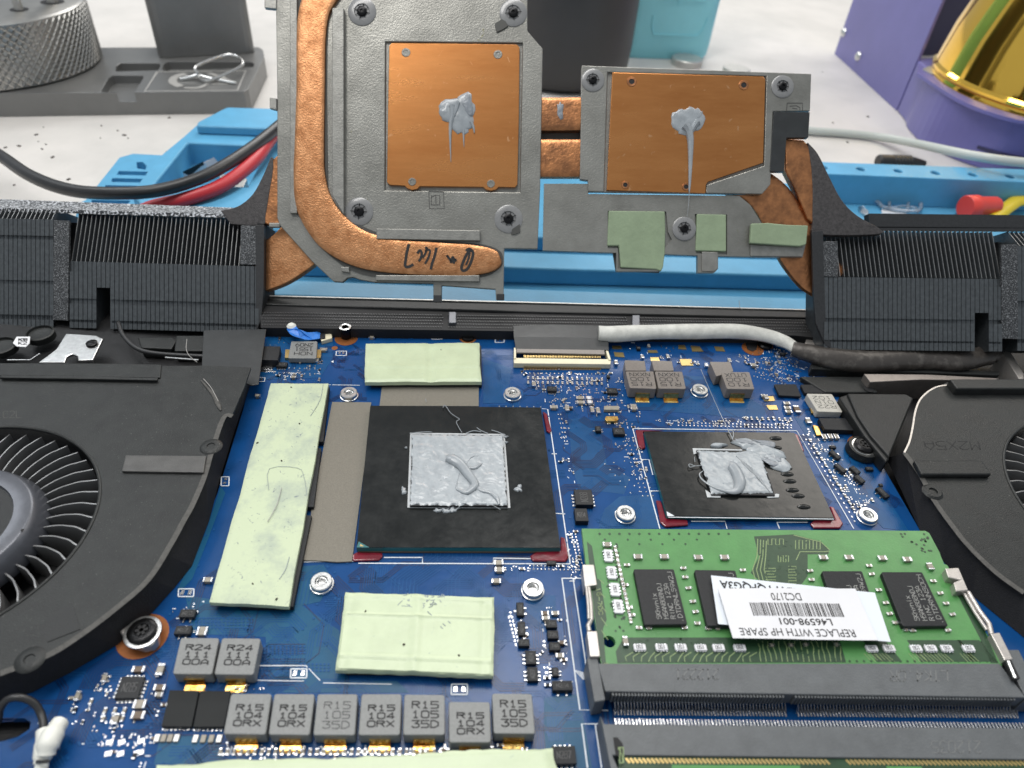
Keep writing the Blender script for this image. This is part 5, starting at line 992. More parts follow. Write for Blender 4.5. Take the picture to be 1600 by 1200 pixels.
mb = MB(); mb.hslab(sp2([(462, -60), (460, 60), (459, 300), (472, 345), (500, 385), (545, 420), (600, 433), (740, 434), (778, 421), (786, 405), (778, 390), (740, 380), (620, 371), (560, 350), (520, 320), (512, 260), (514, 20), (545, -40)], 4), .25, .35); part(mb, 'pipe_channel', 'zinc_dark')
mb = MB()                                           # marker writing, upside down as the part now hangs
def ink(l, r=1.9, off=1.35):
    P_ = smooth_path(hp(l, off), 5); mb.strip(P_, r/6.05*2.5, -FW, 0)
ink([(639, 381), (636, 392), (634, 405), (633, 415), (638, 417), (646, 413)], 1.7); ink([(652, 396), (656, 391), (659, 396), (657, 404), (654, 408)], 1.5); ink([(664, 388), (667, 387), (665, 395), (660, 403)], 1.3)
ink([(682, 387), (679, 400), (675, 412), (673, 421)], 1.6); ink([(664, 393), (668, 390), (672, 392), (669, 403), (664, 412)], 1.3); ink([(700, 401), (698, 399), (702, 404), (706, 409), (709, 404), (707, 402), (704, 411)], 1.4); ink([(713, 408), (711, 405), (709, 412)], 1.2)
ink([(736, 391), (730, 396), (725, 406), (721, 418), (724, 423), (731, 419), (737, 406), (739, 394), (733, 389), (728, 392)], 1.7); ink([(734, 395), (732, 404), (728, 414)], 1.3)
part(mb, 'marker_writing', 'ink')
# copper plates
def cplate(px, name, holes, dark):
    m_ = MB(); m_.hslab(px, .3, 1.2); o = part(m_, name, 'copper', bevel=.12)
    for u, v, r in holes:
        m_ = MB(); m_.lathe(Hs(u, v, .32), [(r, 0), (r*.92, .12), (r*.55, .12), (r*.45, -.1 if not dark else .0), (.05, -.1 if not dark else .02)], 20, ax=-FW, ms=[0, 0, 1, 1, 1] if dark else [0, 0, 0, 1, 1]); m_.build('rivet', ['zinc' if not dark else 'pipe_dark', 'finpit'], o, org=ORG[hs.name], smooth=True)
    return o
gc = cplate(sp2([(612, 67), (700, 68), (808, 69.5), (812, 74), (811, 180), (808.5, 288), (805, 292.5), (779, 292), (775, 296), (767, 298), (759, 296), (755, 292), (656, 291), (652, 295), (644, 297), (636, 294), (632, 290), (609, 289), (604.5, 285), (606, 180), (608, 72)], 1), 'graphics_copper_plate', [(634.3, 82, 1.15), (778, 85, 1.15), (644, 284, 1.05), (767, 287, 1.05)], False)
# processor side frame
mb = MB(); mb.hslab([(909, 102), (1268, 115), (1266, 173), (1208, 174), (1204, 288), (1191, 303), (919, 299), (919, 282), (906, 280)], 0, 1.6); cpf = part(mb, 'processor_plate', 'zinc', bevel=.2)
cut = MB(); cut.prism(hp([(950, 110), (1200, 116), (1196, 257), (1106, 287), (1104, 310), (944, 305)], 1), FW*1.7); carve(cpf, cut)
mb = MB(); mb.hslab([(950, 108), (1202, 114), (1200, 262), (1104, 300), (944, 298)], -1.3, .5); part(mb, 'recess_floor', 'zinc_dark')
cplate([(957, 113), (1192, 119.5), (1196, 123), (1192.5, 254), (1106, 284), (1103, 289), (1102.5, 302), (948, 297)], 'processor_copper_plate', [(987, 127.5, 1.3), (1162, 133, 1.3), (977, 289, 1.05), (1072, 292, 1.05)], True)
mb = MB(); mb.hslab([(1209, 174), (1265.5, 175), (1263, 215), (1229, 215), (1225, 268), (1203, 268)], .25, 1.5); part(mb, 'black_tape', 'black_tape', bevel=.1)
mb = MB(); q = hp([(1229, 160), (1254, 160), (1253, 173), (1228, 173)], .05)
for l in ([(1230, 161), (1254, 161), (1254, 173)], [(1230, 161), (1229, 173)], [(1234, 166), (1244, 165), (1250, 168), (1250, 172)], [(1238, 169), (1246, 170)]): mb.strip(hp(l, .06), .2, -FW)
for l in ([(670, 299), (693, 300), (694, 326), (671, 326), (670, 299)], [(674, 305), (674, 320), (687, 320), (687, 305), (681, 305), (681, 318)], [(681, 305), (674, 308)]): mb.strip(hp(l, .06), .2, -FW)
part(mb, 'stamped_mark', 'zinc_dark')
# lower plate for the power stages
mb = MB(); mb.hslab([(850, 287), (919, 287), (919, 303), (1155, 306), (1172, 320), (1190, 349), (1262, 356), (1258, 386), (1254, 402), (1174, 401), (1122, 400), (1122, 420), (1116, 426), (1090, 426), (1090, 399), (1038, 397), (1031, 424), (963, 424), (963, 395), (848, 391)], -.6, 1.6)
vp = part(mb, 'power_stage_plate', 'zinc', bevel=.2); cut = MB(); cut.prism(hp([(951, 327), (1043, 328), (1046, 360), (1052, 372), (1036, 392), (1030, 420), (967, 418), (967, 386), (951, 386)], 1), FW*2.3); cut.prism(hp([(1088, 332), (1139, 333), (1139, 396), (1090, 394)], 1), FW*2.3); carve(vp, cut)
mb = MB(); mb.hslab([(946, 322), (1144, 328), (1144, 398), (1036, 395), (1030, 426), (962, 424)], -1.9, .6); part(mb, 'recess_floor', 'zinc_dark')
mb = MB(); mb.hslab([(1097, 393), (1122, 394), (1122, 419), (1116, 424), (1097, 424)], -.2, 1.2); mb.hslab([(1173, 382), (1257, 386), (1254, 401), (1173, 400)], 0, 1.2); eachp(mb, 'rib', 'zinc_rib', bevel=.15)
for l, o_, lb in (([(951, 329), (1039, 330), (1040, 360), (1039, 396), (1036, 418), (1033, 424), (1026, 421), (970, 418), (967, 384), (949, 384)], -.2, 'old grey-green thermal pad in the wide recess of the heatsink'), ([(1089, 334), (1135, 335), (1135, 393), (1087, 392)], -.2, 'small square grey-green thermal pad between the heatsink screw and its right lug'), ([(1174, 349), (1200, 348), (1230, 351), (1263, 352), (1260, 382), (1250, 385), (1172, 380)], 1.3, 'narrow grey-green thermal pad on the far right lug of the heatsink')):
    mb = MB(); mb.hslab(l, o_, 1.3); tag(mb.build('thermal_pad', 'pad_old', bevel=.3, seg=3), lb, 'thermal pad', 'old thermal pads on the heatsink')
# spring screws
def sscrew(u, v, r, off=.3):
    m_ = MB(); R_ = r/6.05; c = Hs(u, v, off-.3)
    m_.lathe(c, [(R_*1.02, 0), (R_, .35), (R_*.9, .5), (R_*.55, .55), (R_*.5, .3)], 36, ax=-FW); o = part(m_, 'retaining_ring', 'washer', smooth=True)
    m_ = MB(); m_.lathe(c-FW*.2, [(R_*.36, 0), (R_*.34, .6), (R_*.24, .75), (R_*.12, .75), (R_*.10, .5)], 20, ax=-FW)
    for k in range(8):
        a = k*math.pi/4+u; d = (RT*math.cos(a)+UP*math.sin(a)); m_.tube([c-FW*.5+d*R_*.28, c-FW*.6+d*R_*(.52+.08*(k % 2))], [.14, .06], 5)
    part(m_, 'screw', 'screw', smooth=True)
for u, v, r in ((566, 19, 22), (802, 21, 21.5), (561.5, 331, 22), (794.5, 342.5, 22), (926, 126, 18), (1222, 136, 17.5), (1068.7, 357.6, 18.5)): sscrew(u, v, r, .1 if u != 1068.7 else -.4)
mb = MB(); mb.hslab([(773, 37), (784, 30), (790, 33), (794, 40), (785, 46), (776, 50)], .35, .3); mb.hslab([(800, 358), (812, 350), (813, 362), (806, 366), (799, 366)], .35, .3); eachp(mb, 'ring_notch', 'zinc_dark')
# copper pipes between and behind the plates
for a, b, c_, d in ((154, 207, 154, 205), (219, 279, 219, 279)): pipe([(830, (a+b)/2), (870, (a+b)/2), (925, (c_+d)/2)], [b-a, b-a, b-a], -2.3, 3, 'heat_pipe', 'pipe_dark')
mb = MB(); mb.hslab([(835, 206), (925, 206), (925, 220), (835, 220)], -3.4, 1); part(mb, 'pipe_gap', 'zinc_dark')
mb = MB(); blob(mb, Hs(876, 172, -.78), .9, 2.2, .2, 0, 3, up=-FW, ux=RT, k=.8); part(mb, 'paste_streak', 'paste_dark', smooth=True)
pipe([(1140, 280), (1175, 290), (1205, 315), (1228, 355), (1252, 395), (1275, 425), (1300, 445)], [50, 58, 66, 70, 74, 72, 60], -3.4, 3, 'heat_pipe', 'pipe_dark')
def flat_pipe(px, off, th, m, name='heat_pipe', bev=.5): 
    m_ = MB(); m_.hslab(px, off, th); return part(m_, name, m, bevel=bev, seg=3)
flat_pipe([(1226, 216), (1256, 218), (1275, 240), (1290, 268), (1310, 315), (1330, 345), (1320, 362), (1285, 362), (1262, 342), (1245, 300), (1227, 265)], -1.2, 3, 'pipe_dark')
flat_pipe(sp2([(1262, 222), (1278, 240), (1293, 270), (1315, 312), (1340, 337), (1374, 357), (1372, 366), (1278, 366), (1270, 348), (1270, 300), (1268, 262)], 4), -1.05, 2.6, 'flake', 'pipe_black_end', .2)
flat_pipe(sp2([(405, 300), (425, 250), (445, 250), (450, 340), (430, 352), (414, 350), (408, 340)], 3), -2.0, 3, 'pipe_dark')
flat_pipe(sp2([(345, 329), (372, 322), (395, 303), (412, 272), (424, 245), (427, 262), (421, 300), (415, 336), (409, 352), (360, 350)], 4), -1.9, 2.6, 'flake', 'pipe_black_end', .2)
flat_pipe(sp2([(395, 392), (425, 368), (450, 352), (490, 390), (495, 408), (465, 432), (435, 448), (405, 456), (392, 452)], 4), -2.2, 3, 'pipe')
# fin blocks
def fins(x0, x1, pitch, rows, slope, ref, deep, gap=None, edge_rows=None, tilt=0.):
    """row = (ytop, ybot, off): folded flange strips facing forward; deep = (ytop, ybot, offtop, offbot): bare fin edges running back"""
    m_ = MB(); x = x0; i = 0
    while x < x1:
        dy = slope*(x-ref); w = pitch*.86
        for (ya, yb, of) in rows:
            if gap and gap[0] < x+pitch/2 < gap[1] and yb > gap[2]:
                if ya >= gap[2]-3: continue
                yb = gap[2]
            j = random.uniform(-.13, .13); t = hp([(x, ya+dy), (x+w, ya+dy), (x+w+tilt*(yb-ya), yb+dy), (x+tilt*(yb-ya), yb+dy)], of+j); m_.prism(t, FW*.3, 0)
        ya, yb, oa, ob = deep; ybot = rows[-1][1]; t = hp([(x, rows[0][0]+dy), (x+w, rows[0][0]+dy), (x+w, ybot-3+dy), (x, ybot-3+dy)], -.5)
        if not (gap and gap[0] < x+pitch/2 < gap[1]): m_.prism(t, FW*.25, 0)
        else:
            ybot = gap[2]; m_.prism(hp([(x, rows[0][0]+dy), (x+w, rows[0][0]+dy), (x+w, ybot+dy), (x, ybot+dy)], -.5), FW*.25, 0)
        xc = x+w*.5; xa = 800+(xc-800)*(HD-ob)/(HD-oa)
        if True:
            a, b = Hs(xa, ya+dy, oa), Hs(xc, yb+dy, ob); c = Hs(x+w*.5, ybot+dy, -.3); th = RT*.06
            v = [a, b, c, c+FW*13, a+FW*9]; m_.add([p-th for p in v]+[p+th for p in v], [[0, 1, 2, 3, 4], [9, 8, 7, 6, 5], [0, 1, 6, 5], [1, 2, 7, 6], [2, 3, 8, 7], [3, 4, 9, 8], [4, 0, 5, 9]], 0)
            m_.add([a-th*.9-FW*.06, a+th*.9-FW*.06, b+th*.9-FW*.06, b-th*.9-FW*.06], [[0, 1, 2, 3]], 1)
        x += pitch; i += 1
    return m_
random.seed(2)
fl = thing  # (blocks stay parts of the heat sink)
RL = [(412, 424, -.7), (428, 470, .0), (478, 503, .4), (507, 516, .1)]
m_ = fins(109, 402, 7.05, RL, .028, 250, (331, 414, -4.2, -.8), gap=(152, 173, 452)); fb = part(m_, 'fin_block', ['fin', 'fin_edge'])
m_ = fins(-92, 82, 7.05, [(342, 350, -.6), (353, 368, .2), (374, 438, .0), (444, 492, .4), (499, 512, .1)], .02, 40, (326, 344, -3.0, -.9)); part(m_, 'fin_block', ['fin', 'fin_edge'])
m_ = MB(); m_.hslab([(84, 344), (108, 345), (106, 501), (82, 500)], .35, .8); m_.hslab([(376, 352), (401, 353), (400, 414), (375, 413)], -.3, 1.2); eachp(m_, 'grainy_band', 'speckle_dim', bevel=.1)
m_ = MB(); m_.loft(hp([(-110, 322), (360, 335)], -3.2)+hp([(378, 325), (-110, 307)], -10.5), [p-UP*.9 for p in hp([(-110, 322), (360, 335)], -3.2)+hp([(378, 325), (-110, 307)], -10.5)], 0); part(m_, 'speckled_top_edge', 'speckle')
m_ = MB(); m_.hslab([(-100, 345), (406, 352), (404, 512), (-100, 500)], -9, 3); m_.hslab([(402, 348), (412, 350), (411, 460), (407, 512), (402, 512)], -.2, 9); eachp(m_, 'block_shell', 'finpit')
m_ = MB(); m_.hslab([(399, 352), (413, 352), (412, 452), (408, 500), (402, 515), (400, 515)], .3, 1.); part(m_, 'end_plate', 'black_paint', bevel=.1)
RR_ = [(433, 440, -.7), (445, 497, .0), (503, 531, .4), (534, 546, .1)]
m_ = fins(1288, 1562, 7.15, RR_, .012, 1300, (359, 432, -4.0, -.8), gap=(1523, 1545, 486)); part(m_, 'fin_block', ['fin', 'fin_edge'])
m_ = fins(1590, 1720, 7.15, [(385, 470, .0), (480, 530, .3), (536, 548, .1)], .012, 1590, (362, 384, -5, -.7)); part(m_, 'fin_block', ['fin', 'fin_edge'])
m_ = MB(); m_.hslab([(1565, 382), (1590, 382), (1591, 530), (1566, 529)], .4, .8); m_.hslab([(1284, 377), (1309, 377), (1310, 433), (1285, 432)], -.3, 1.2); eachp(m_, 'grainy_band', 'speckle_dim', bevel=.1)
m_ = MB(); m_.hslab([(1268, 362), (1286, 360), (1290, 497), (1300, 545), (1290, 540), (1275, 505), (1272, 470)], .25, 1.); part(m_, 'end_plate', 'black_paint', bevel=.1)
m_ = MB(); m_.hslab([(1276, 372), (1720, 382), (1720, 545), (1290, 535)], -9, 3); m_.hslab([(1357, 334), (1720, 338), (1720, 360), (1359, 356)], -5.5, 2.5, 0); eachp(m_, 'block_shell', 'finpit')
m_ = MB(); m_.hslab([(1357.5, 333.5), (1720, 337.5), (1720, 357), (1359, 354)], -5.3, .15); m_.hslab([(1290, 356), (1720, 357), (1720, 362), (1292, 361)], -4.6, .4); eachp(m_, 'top_edge', 'black_paint')
for s_, l in ((1, [(155, 457), (172, 457), (172, 500), (176, 506), (176, 518), (153, 514)]), (2, [(1525, 487), (1545, 487), (1545, 530), (1552, 548), (1526, 545)])):
    pass
# paste left on the copper
for nm_, lb, l in (('g', 'grey paste blob with thin drips on the larger copper plate', None), ('c', 'smaller grey paste blob with one long drip on the cut-corner copper plate', None)):
    m_ = MB(); k = nm_ == 'g'
    def hb(u, v, rx, ry, h, a=0., s_=0., m=0, kk=.45, off=.32): blob(m_, Hs(u, v, off), rx, ry, h*.5, a, s_, up=-FW, ux=RT, m=m, k=kk)
    def ht(l, r): m_.tube(smooth_path(hp(l, .5), 5), [r[0]+(r[1]-r[0])*i/(5*(len(l)-1)) for i in range(5*(len(l)-1)+1)], 8)
    if k:
        hb(712, 172, 4.2, 3.2, .6, 0, 2); hb(725, 172, 2.6, 3.9, .8, 0, 5); hb(700, 176, 2.4, 2.5, .9, .3, 7); hb(722, 189, 3.0, 3.0, .7, 0, 9); hb(731, 164, 1.5, 2.6, .5, .2, 4, 1, off=.62); hb(724, 202, 1.6, 1.2, .4, 0, 11)
        ht([(706, 165), (707, 178), (704, 196), (703.5, 220), (704.5, 253)], (.9, .06)); ht([(736, 190), (740, 200), (741, 208)], (.5, .1)); ht([(724, 203), (725, 230)], (.35, .04)); ht([(716, 160), (711, 176), (706, 186)], (.7, .4))
    else:
        hb(1066, 188, 2.9, 3.0, .6, 0, 3); hb(1078, 185, 3.4, 2.7, .8, 0, 6); hb(1085, 186, 2.6, 2.8, .7, 0, 8); hb(1070, 200, 2.6, 1.8, .6, 0, 2); ht([(1070, 196), (1076, 204), (1079, 220), (1079, 245), (1078, 280), (1077, 300)], (1.3, .16)); ht([(1090, 190), (1084, 198), (1079, 208)], (.9, .5)); ht([(1077, 298), (1076, 318), (1073.5, 338)], (.09, .04))
    o = m_.build('thermal_paste', ['paste_bead', 'paste_dark'], smooth=True); tag(o, lb, 'thermal paste')
# ------------------------------------------------------------------ things on the bench behind
def vbox(base, z0, h): return [V((p.x, p.y, z0+h)) for p in base], [V((p.x, p.y, z0)) for p in base]
# blue silicone mat
ma = thing('silicone_repair_mat', W(700, 330, ZT), 'blue silicone repair mat with raised trays and ribs lying behind the laptop', 'repair mat')
mb = MB(); mb.slab([(120, 318), (180, 290), (430, 262), (1700, 300), (1800, 520), (100, 500)], ZT+2.5, ZT+.02); part_m = lambda m_, n_, **k: m_.build(n_, 'mat_blue', ma, **k)
part_m(mb, 'base_sheet', bevel=.5)
def ridge(l, z, name='raised_rib'):
    m_ = MB(); t = pts(l, z); m_.loft(t, [V((p.x, p.y, ZT+2.52)) for p in t]); return part_m(m_, name, bevel=.8, seg=3)
ridge([(150, 372), (860, 395), (1330, 408), (1330, 433), (860, 420), (150, 396)], -5.5); ridge([(150, 425), (860, 452), (1290, 466), (1290, 490), (860, 476), (150, 452)], -6.5); ridge([(180, 340), (700, 352), (1320, 376), (1325, 386), (700, 366), (180, 352)], -6.0)
mb = MB(); t = pts([(1272, 252), (1720, 268.5), (1740, 290), (1276, 271)], 1); mb.loft(t, [V((p.x, p.y, ZT+2.52)) for p in t]); rs = part_m(mb, 'holed_rail', bevel=.4)
cut = MB()
for i in range(-1, 8): cut.lathe(W(1345+58.3*i, 264+2.9*i, 1)-V((0, 0, 4)), [(1.75, 0), (1.75, 8)], 20)
carve(rs, cut)
mb = MB(); t = pts([(353, 168), (470, 170), (500, 330), (120, 330), (205, 250), (252, 241), (291, 209), (309, 191)], -1); 
mb.loft(pts([(291, 209), (312, 191), (452, 195), (470, 330), (232, 334), (205, 300), (250, 243)], -1), [V((p.x, p.y, ZT+2.52)) for p in pts([(291, 209), (312, 191), (452, 195), (470, 330), (232, 334), (205, 300), (250, 243)], -1)]); tr = part_m(mb, 'tray_block', bevel=.7, seg=3)
cut = MB(); cut.loft(pts([(293, 221), (420, 227), (386, 290), (241, 285)], -.5), [V((p.x, p.y, ZT+4)) for p in pts([(293, 221), (420, 227), (386, 290), (241, 285)], -1)]); carve(tr, cut)
mb = MB(); t = pts([(354, 167), (460, 170), (462, 202), (306, 196), (309, 190)], 2.5); mb.loft(t, [V((p.x, p.y, -.97)) for p in t]); part_m(mb, 'tray_ledge', bevel=.8, seg=3)
mb = MB(); t = pts([(187, 246), (208, 240), (262, 243), (226, 300), (218, 345), (120, 330)], -7); mb.loft(t, [V((p.x, p.y, ZT+2.52)) for p in t]); sl = part_m(mb, 'slot_block', bevel=.6, seg=3)
cut = MB()
for l in ([(212, 249), (222, 249), (228, 255), (226, 261), (213, 259)], [(184, 263), (230, 264), (226, 270), (181, 269)], [(174, 274), (222, 275), (218, 281), (172, 280)], [(163, 285), (215, 286), (210, 291), (162, 290)], [(142, 308), (203, 309), (198, 315), (140, 314)]): cut.slab(l, -6, -10)
carve(sl, cut)
# scrap parts in the tray
mb = MB(); c = W(312, 262, -9); c2 = W(338, 250, -5); P0 = W(285, 262, -8); 
mb.loft([W(285, 269, -7), W(322, 252, -2), W(334, 245, -2), (W(345, 257, -6)), (W(298, 276, -9))], [p-V((0, 0, 3)) for p in [W(285, 269, -7), W(322, 252, -2), W(334, 245, -2), W(345, 257, -6), W(298, 276, -9)]]); sc_ = mb.build('metal_connector', 'paper', bevel=.2); tag(sc_, 'small bent silver connector leaning in the blue tray', 'metal scrap')
mb = MB(); mb.loft([W(286, 270, -6.8), W(318, 254, -2.2), W(320, 262, -5), W(298, 276, -8.5)], [p-V((0, 0, -.4)) for p in [W(286, 270, -6.8), W(318, 254, -2.2), W(320, 262, -5), W(298, 276, -8.5)]]); mb.build('black_insert', 'ic', sc_, org=ORG[sc_.name])
mb = MB(); mb.slab([(347, 272), (378, 274), (386, 280), (380, 292), (340, 291)], -7, ZT+4); mb.tube([W(345, 276, -7), W(346, 290, -7), W(352, 291, -7)], .5, 6); mb.tube([W(362, 268, -5), W(368, 276, -5)], .4, 6); o = mb.build('metal_plate_scrap', 'steel_soft', bevel=.3); tag(o, 'flat silver plate scrap with a round hole in the blue tray', 'metal scrap')
mb = MB(); mb.lathe(W(367, 287, -6.95), [(1.3, 0), (1.2, .05)], 16); mb.build('hole', 'finpit', o, org=ORG[o.name])
# things in the right hand tray
zf = ZT+2.55
cl = MB(); cl.tube(smooth_path([W(*p) for p in ((1354, 305, zf+1.5), (1352, 309, zf+1.5), (1372, 316, zf+1.5), (1384, 325, zf+1.5), (1433, 330, zf+1.5), (1435, 314, zf+1.5), (1400, 310, zf+1.5), (1378, 306, zf+1.5), (1354, 304, zf+1.5))], 3), .8, 8); cl.tube([W(1388, 307, zf+1.5), W(1390, 322, zf+1.5)], .6, 8); cl.tube([W(1420, 312, zf+1.5), W(1418, 328, zf+1.5)], .6, 8); cl.tube([W(1380, 326, zf+1.2), W(1410, 322, zf+1.2), W(1432, 325, zf+1.2)], .6, 8)
tag(cl.build('clear_clip', 'clear', smooth=True), 'small clear plastic frame lying in the blue tray on the right', 'plastic clip')
mb = MB(); t = [W(*p) for p in ((1341, 322, zf+1), (1348, 321, zf+2), (1358, 330, zf+1.5), (1356, 337, zf+1), (1344, 330, zf+1))]; mb.loft(t, [p-V((0, 0, 1)) for p in t]); tag(mb.build('metal_clip', 'steel', bevel=.2), 'tiny bent silver clip left of the clear plastic frame', 'metal clip')
mb = MB(); mb.slab([(1378, 326), (1418, 328), (1416, 334), (1378, 333)], zf+.7, zf); tag(mb.build('white_strip', 'paper'), 'small white strip under the clear plastic frame', 'plastic strip')
rc = MB(); a = W(1508, 324, zf+4.5); b = W(1548, 322, zf+4.5); ax = (b-a).normalized(); rc.lathe(a, [(4.4, 0), (4.7, .4), (4.7, 5), (4.0, 6), (3.7, 14), (3.2, 15)], 28, ax=ax); tag(rc.build('red_bung', 'red_cap', smooth=True), 'red plastic cap lying on its side beside the yellow piece', 'plastic cap')
yl = MB(); yl.tube([W(1553, 341, zf+2), W(1573, 325, zf+4), W(1586, 315, zf+5), W(1610, 312, zf+5)], [2.6, 2.8, 3.0, 2.8], 12, flat=.6); tag(yl.build('yellow_clip', 'yellow', smooth=True), 'yellow plastic piece next to the red cap', 'plastic piece')
nz = MB(); a = W(1371, 252, ZT+3.2); b = W(1459, 256, ZT+3); ax = (b-a).normalized(); nz.lathe(a, [(2.6, 0), (3.1, .6), (3.1, 10), (3.0, 15), (2.2, 19), (1.2, 23)], 20, ax=ax)
for k in range(6): nz.lathe(a+ax*(7+k*1.5), [(3.1, 0), (3.35, .3), (3.35, .7), (3.1, 1)], 20, ax=ax)
tag(nz.build('black_nozzle', 'black_rubber', smooth=True), 'ribbed black rubber nozzle lying behind the holed blue rail', 'rubber nozzle')
wc2 = MB(); wc2.tube(smooth_path([W(*p) for p in ((1180, 196, ZT+2.2), (1262, 204, ZT+2.2), (1330, 209, ZT+2.2), (1380, 215, ZT+3), (1430, 224, ZT+8), (1475, 234, ZT+15), (1530, 245, ZT+20), (1600, 254, ZT+21), (1720, 262, ZT+20))], 6), 1.9, 12); tag(wc2.build('white_cable', 'white_cable', smooth=True), 'pale cable running across the bench in front of the violet stand', 'cable')
# twin wires at the left
for nm_, l, r, m__, lb in (('black_wire', ((-60, 205, 3), (0, 243, 3), (50, 276, 3), (110, 297, 3), (180, 302, 4), (250, 297, 5), (320, 275, 6), (380, 240, 6), (432, 200, 6), (500, 140, 6)), 2.05, 'black_rubber', 'thick glossy black wire sagging across the white bench and blue tray'), ('red_wire', ((180, 350, -6), (235, 325, -2), (290, 311, 1), (350, 288, 2), (400, 248, 3), (432, 206, 3), (500, 140, 3)), 2.3, 'red', 'red wire running beneath the black wire over the blue tray')):
    m_ = MB(); m_.tube(smooth_path([W(*p) for p in l], 6), r, 14); tag(m_.build(nm_, m__, smooth=True), lb, 'wire')
# grey holder plate, its upright and the knurled jar
tp = thing('metal_tool_tray', W(200, 150, ZT), 'grey aluminium tray with shallow compartments and an upright block at the back', 'tool tray')
mb = MB(); t = pts([(-220, 76), (60, 75), (160, 74), (405, 73.5), (411, 78), (413, 88), (388, 138), (381, 143), (200, 144), (-220, 148)], -4); mb.loft(t, [V((p.x, p.y, ZT+.02)) for p in t]); pl = mb.build('base_plate', 'grey_alu', tp, bevel=.7)
cut = MB()
for l in ([(180, 100), (188, 95), (248, 95), (250, 99), (246, 106), (180, 108)], [(255, 97), (262, 92.5), (390, 93), (396, 96), (395, 101), (258, 108), (253, 104)], [(168, 119), (176, 114), (222, 114), (223, 118), (208, 141), (156, 140)]): cut.slab(l, -3, -8)
carve(pl, cut)
mb = MB(); mb.strip(pts([(246, 112), (384, 110.5), (371, 141), (226, 142.5), (246, 112)], -3.9), 1.1)
m2 = lambda l, w: mb.strip(smooth_path(pts(l, -3.88), 4), w)
m2([(290, 115), (274, 120), (270, 128), (282, 135)], 3.6); m2([(300, 119), (325, 124), (345, 128)], 2.6); m2([(288, 137), (310, 137), (325, 130)], 1.8); m2([(325, 114), (345, 120), (360, 127)], 2.4); m2([(330, 131), (355, 131)], 1.2); mb.build('printed_emblem', 'white_mark', tp)
p0, p1 = W(249, 92, -4), W(399, 83, -4); dv = V((p1.y-p0.y, p0.x-p1.x, 0)).normalized()*-26; mb = MB()
base = rq([p0+dv, p1+dv, p1, p0], .09, 3); mb.loft([V((p.x, p.y, 140)) for p in base], [V((p.x, p.y, -3.98)) for p in base]); mb.build('upright_block', 'grey_alu', tp, bevel=.5)
cb_ = MB(); zc = -1.5; cb_.tube(smooth_path([W(*p) for p in ((282, 124, -3.4), (308, 117, -2), (306, 104, 1), (345, 88, 2), (365, 86, 2), (378, 95, 1), (374, 105, 0), (325, 126, -2.6), (310, 118, -2.4), (330, 123, -2.9), (369, 130, -3.4))], 4), .65, 8); tag(cb_.build('bent_wire_clip', 'steel', smooth=True), 'bent thin steel wire clip lying on the grey tool tray', 'wire clip')
cj = W(-4, 96, -4); Rj = (W(157, 96, -4)-cj).length; jr = thing('knurled_jar', cj, 'round steel jar with crosshatched knurled side standing on the grey tray', 'jar')
hj = 26
mb = MB(); mb.lathe(cj, [(Rj-1.2, 0), (Rj-.3, .8), (Rj-.3, hj-.8), (Rj-1.6, hj), (.1, hj+.05)], 96, ms=[0, 0, 0, 1, 1]); jb = mb.build('body', ['knurl', 'brushed'], jr, smooth=True)
mb = MB(); nk = 84
for s_ in (-1, 1):
    for i in range(nk):
        a0 = 2*math.pi*i/nk
        if not (-2.9 < math.atan2(math.sin(a0), math.cos(a0)) < 1.2): continue
        mb.tube([cj+V((math.cos(a0+s_*.52*t)*(Rj-.1), math.sin(a0+s_*.52*t)*(Rj-.1), 1.2+(hj-2.6)*t)) for t in [k/7 for k in range(8)]], .42, 4)
mb.build('knurling', 'knurl', jb, org=ORG[jr.name])
for u, v, r in ((30, 15, 3.2), (82, 3, 4.2)):
    c = W(u, v, -4+hj); mb = MB(); mb.lathe(c+V((0, 0, .05)), [(r*1.15, 0), (r*1.15, .06)], 24, m=1); mb.lathe(c, [(r*.55, 0), (r*.55, 16), (r*.4, 16.5), (r*.4, 40)], 18); mb.build('spindle', ['steel_soft', 'finpit'], jr, smooth=True)
# dark canister, pale blue bottle, steel discs
cc = W(872, 116, ZT); Rc = (W(973, 116, ZT)-cc).length; mb = MB(); mb.lathe(cc, [(Rc*.80, 0), (Rc*.92, 3), (Rc*.98, 9), (Rc, 20), (Rc*.99, 140), (Rc*.9, 150)], 64); tag(mb.build('dark_canister', 'canister', smooth=True), 'large dark grey rounded canister standing behind the heatsink', 'canister')
b0, b1 = W(974, 91, ZT), W(1106, 95, ZT); dv = V((-(b1.y-b0.y), b1.x-b0.x, 0)).normalized()*30; mb = MB(); base = rq([b0+dv, b1+dv, b1, b0], .14, 5)
cen = (b0+b1)/2+dv/2; lv = [(ZT, .93), (ZT+3, .985), (ZT+8, 1.), (ZT+60, 1.03), (ZT+120, 1.06)]; nb_ = len(base); vs = []
for zz, sc in lv: vs += [V((cen.x+(p.x-cen.x)*sc, cen.y+(p.y-cen.y)*sc, zz)) for p in base]
mb.add(vs, [[j*nb_+i, j*nb_+(i+1) % nb_, (j+1)*nb_+(i+1) % nb_, (j+1)*nb_+i] for j in range(4) for i in range(nb_)]+[[i for i in range(nb_)], [4*nb_+i for i in range(nb_)]])
bo = mb.build('blue_bottle', 'bottle_blue', smooth=True); tag(bo, 'pale blue plastic bottle with a raised square emblem, right of the dark canister', 'bottle')
fu = (b1-b0).normalized(); fn = -dv.normalized()
def bp_(x, h): return b0+fu*x*(b1-b0).length+V((0, 0, h))+fn*(.25+h*.01)
mb = MB(); L2 = lambda l, r=.35: mb.tube([bp_(a, b) for a, b in l], r, 8)
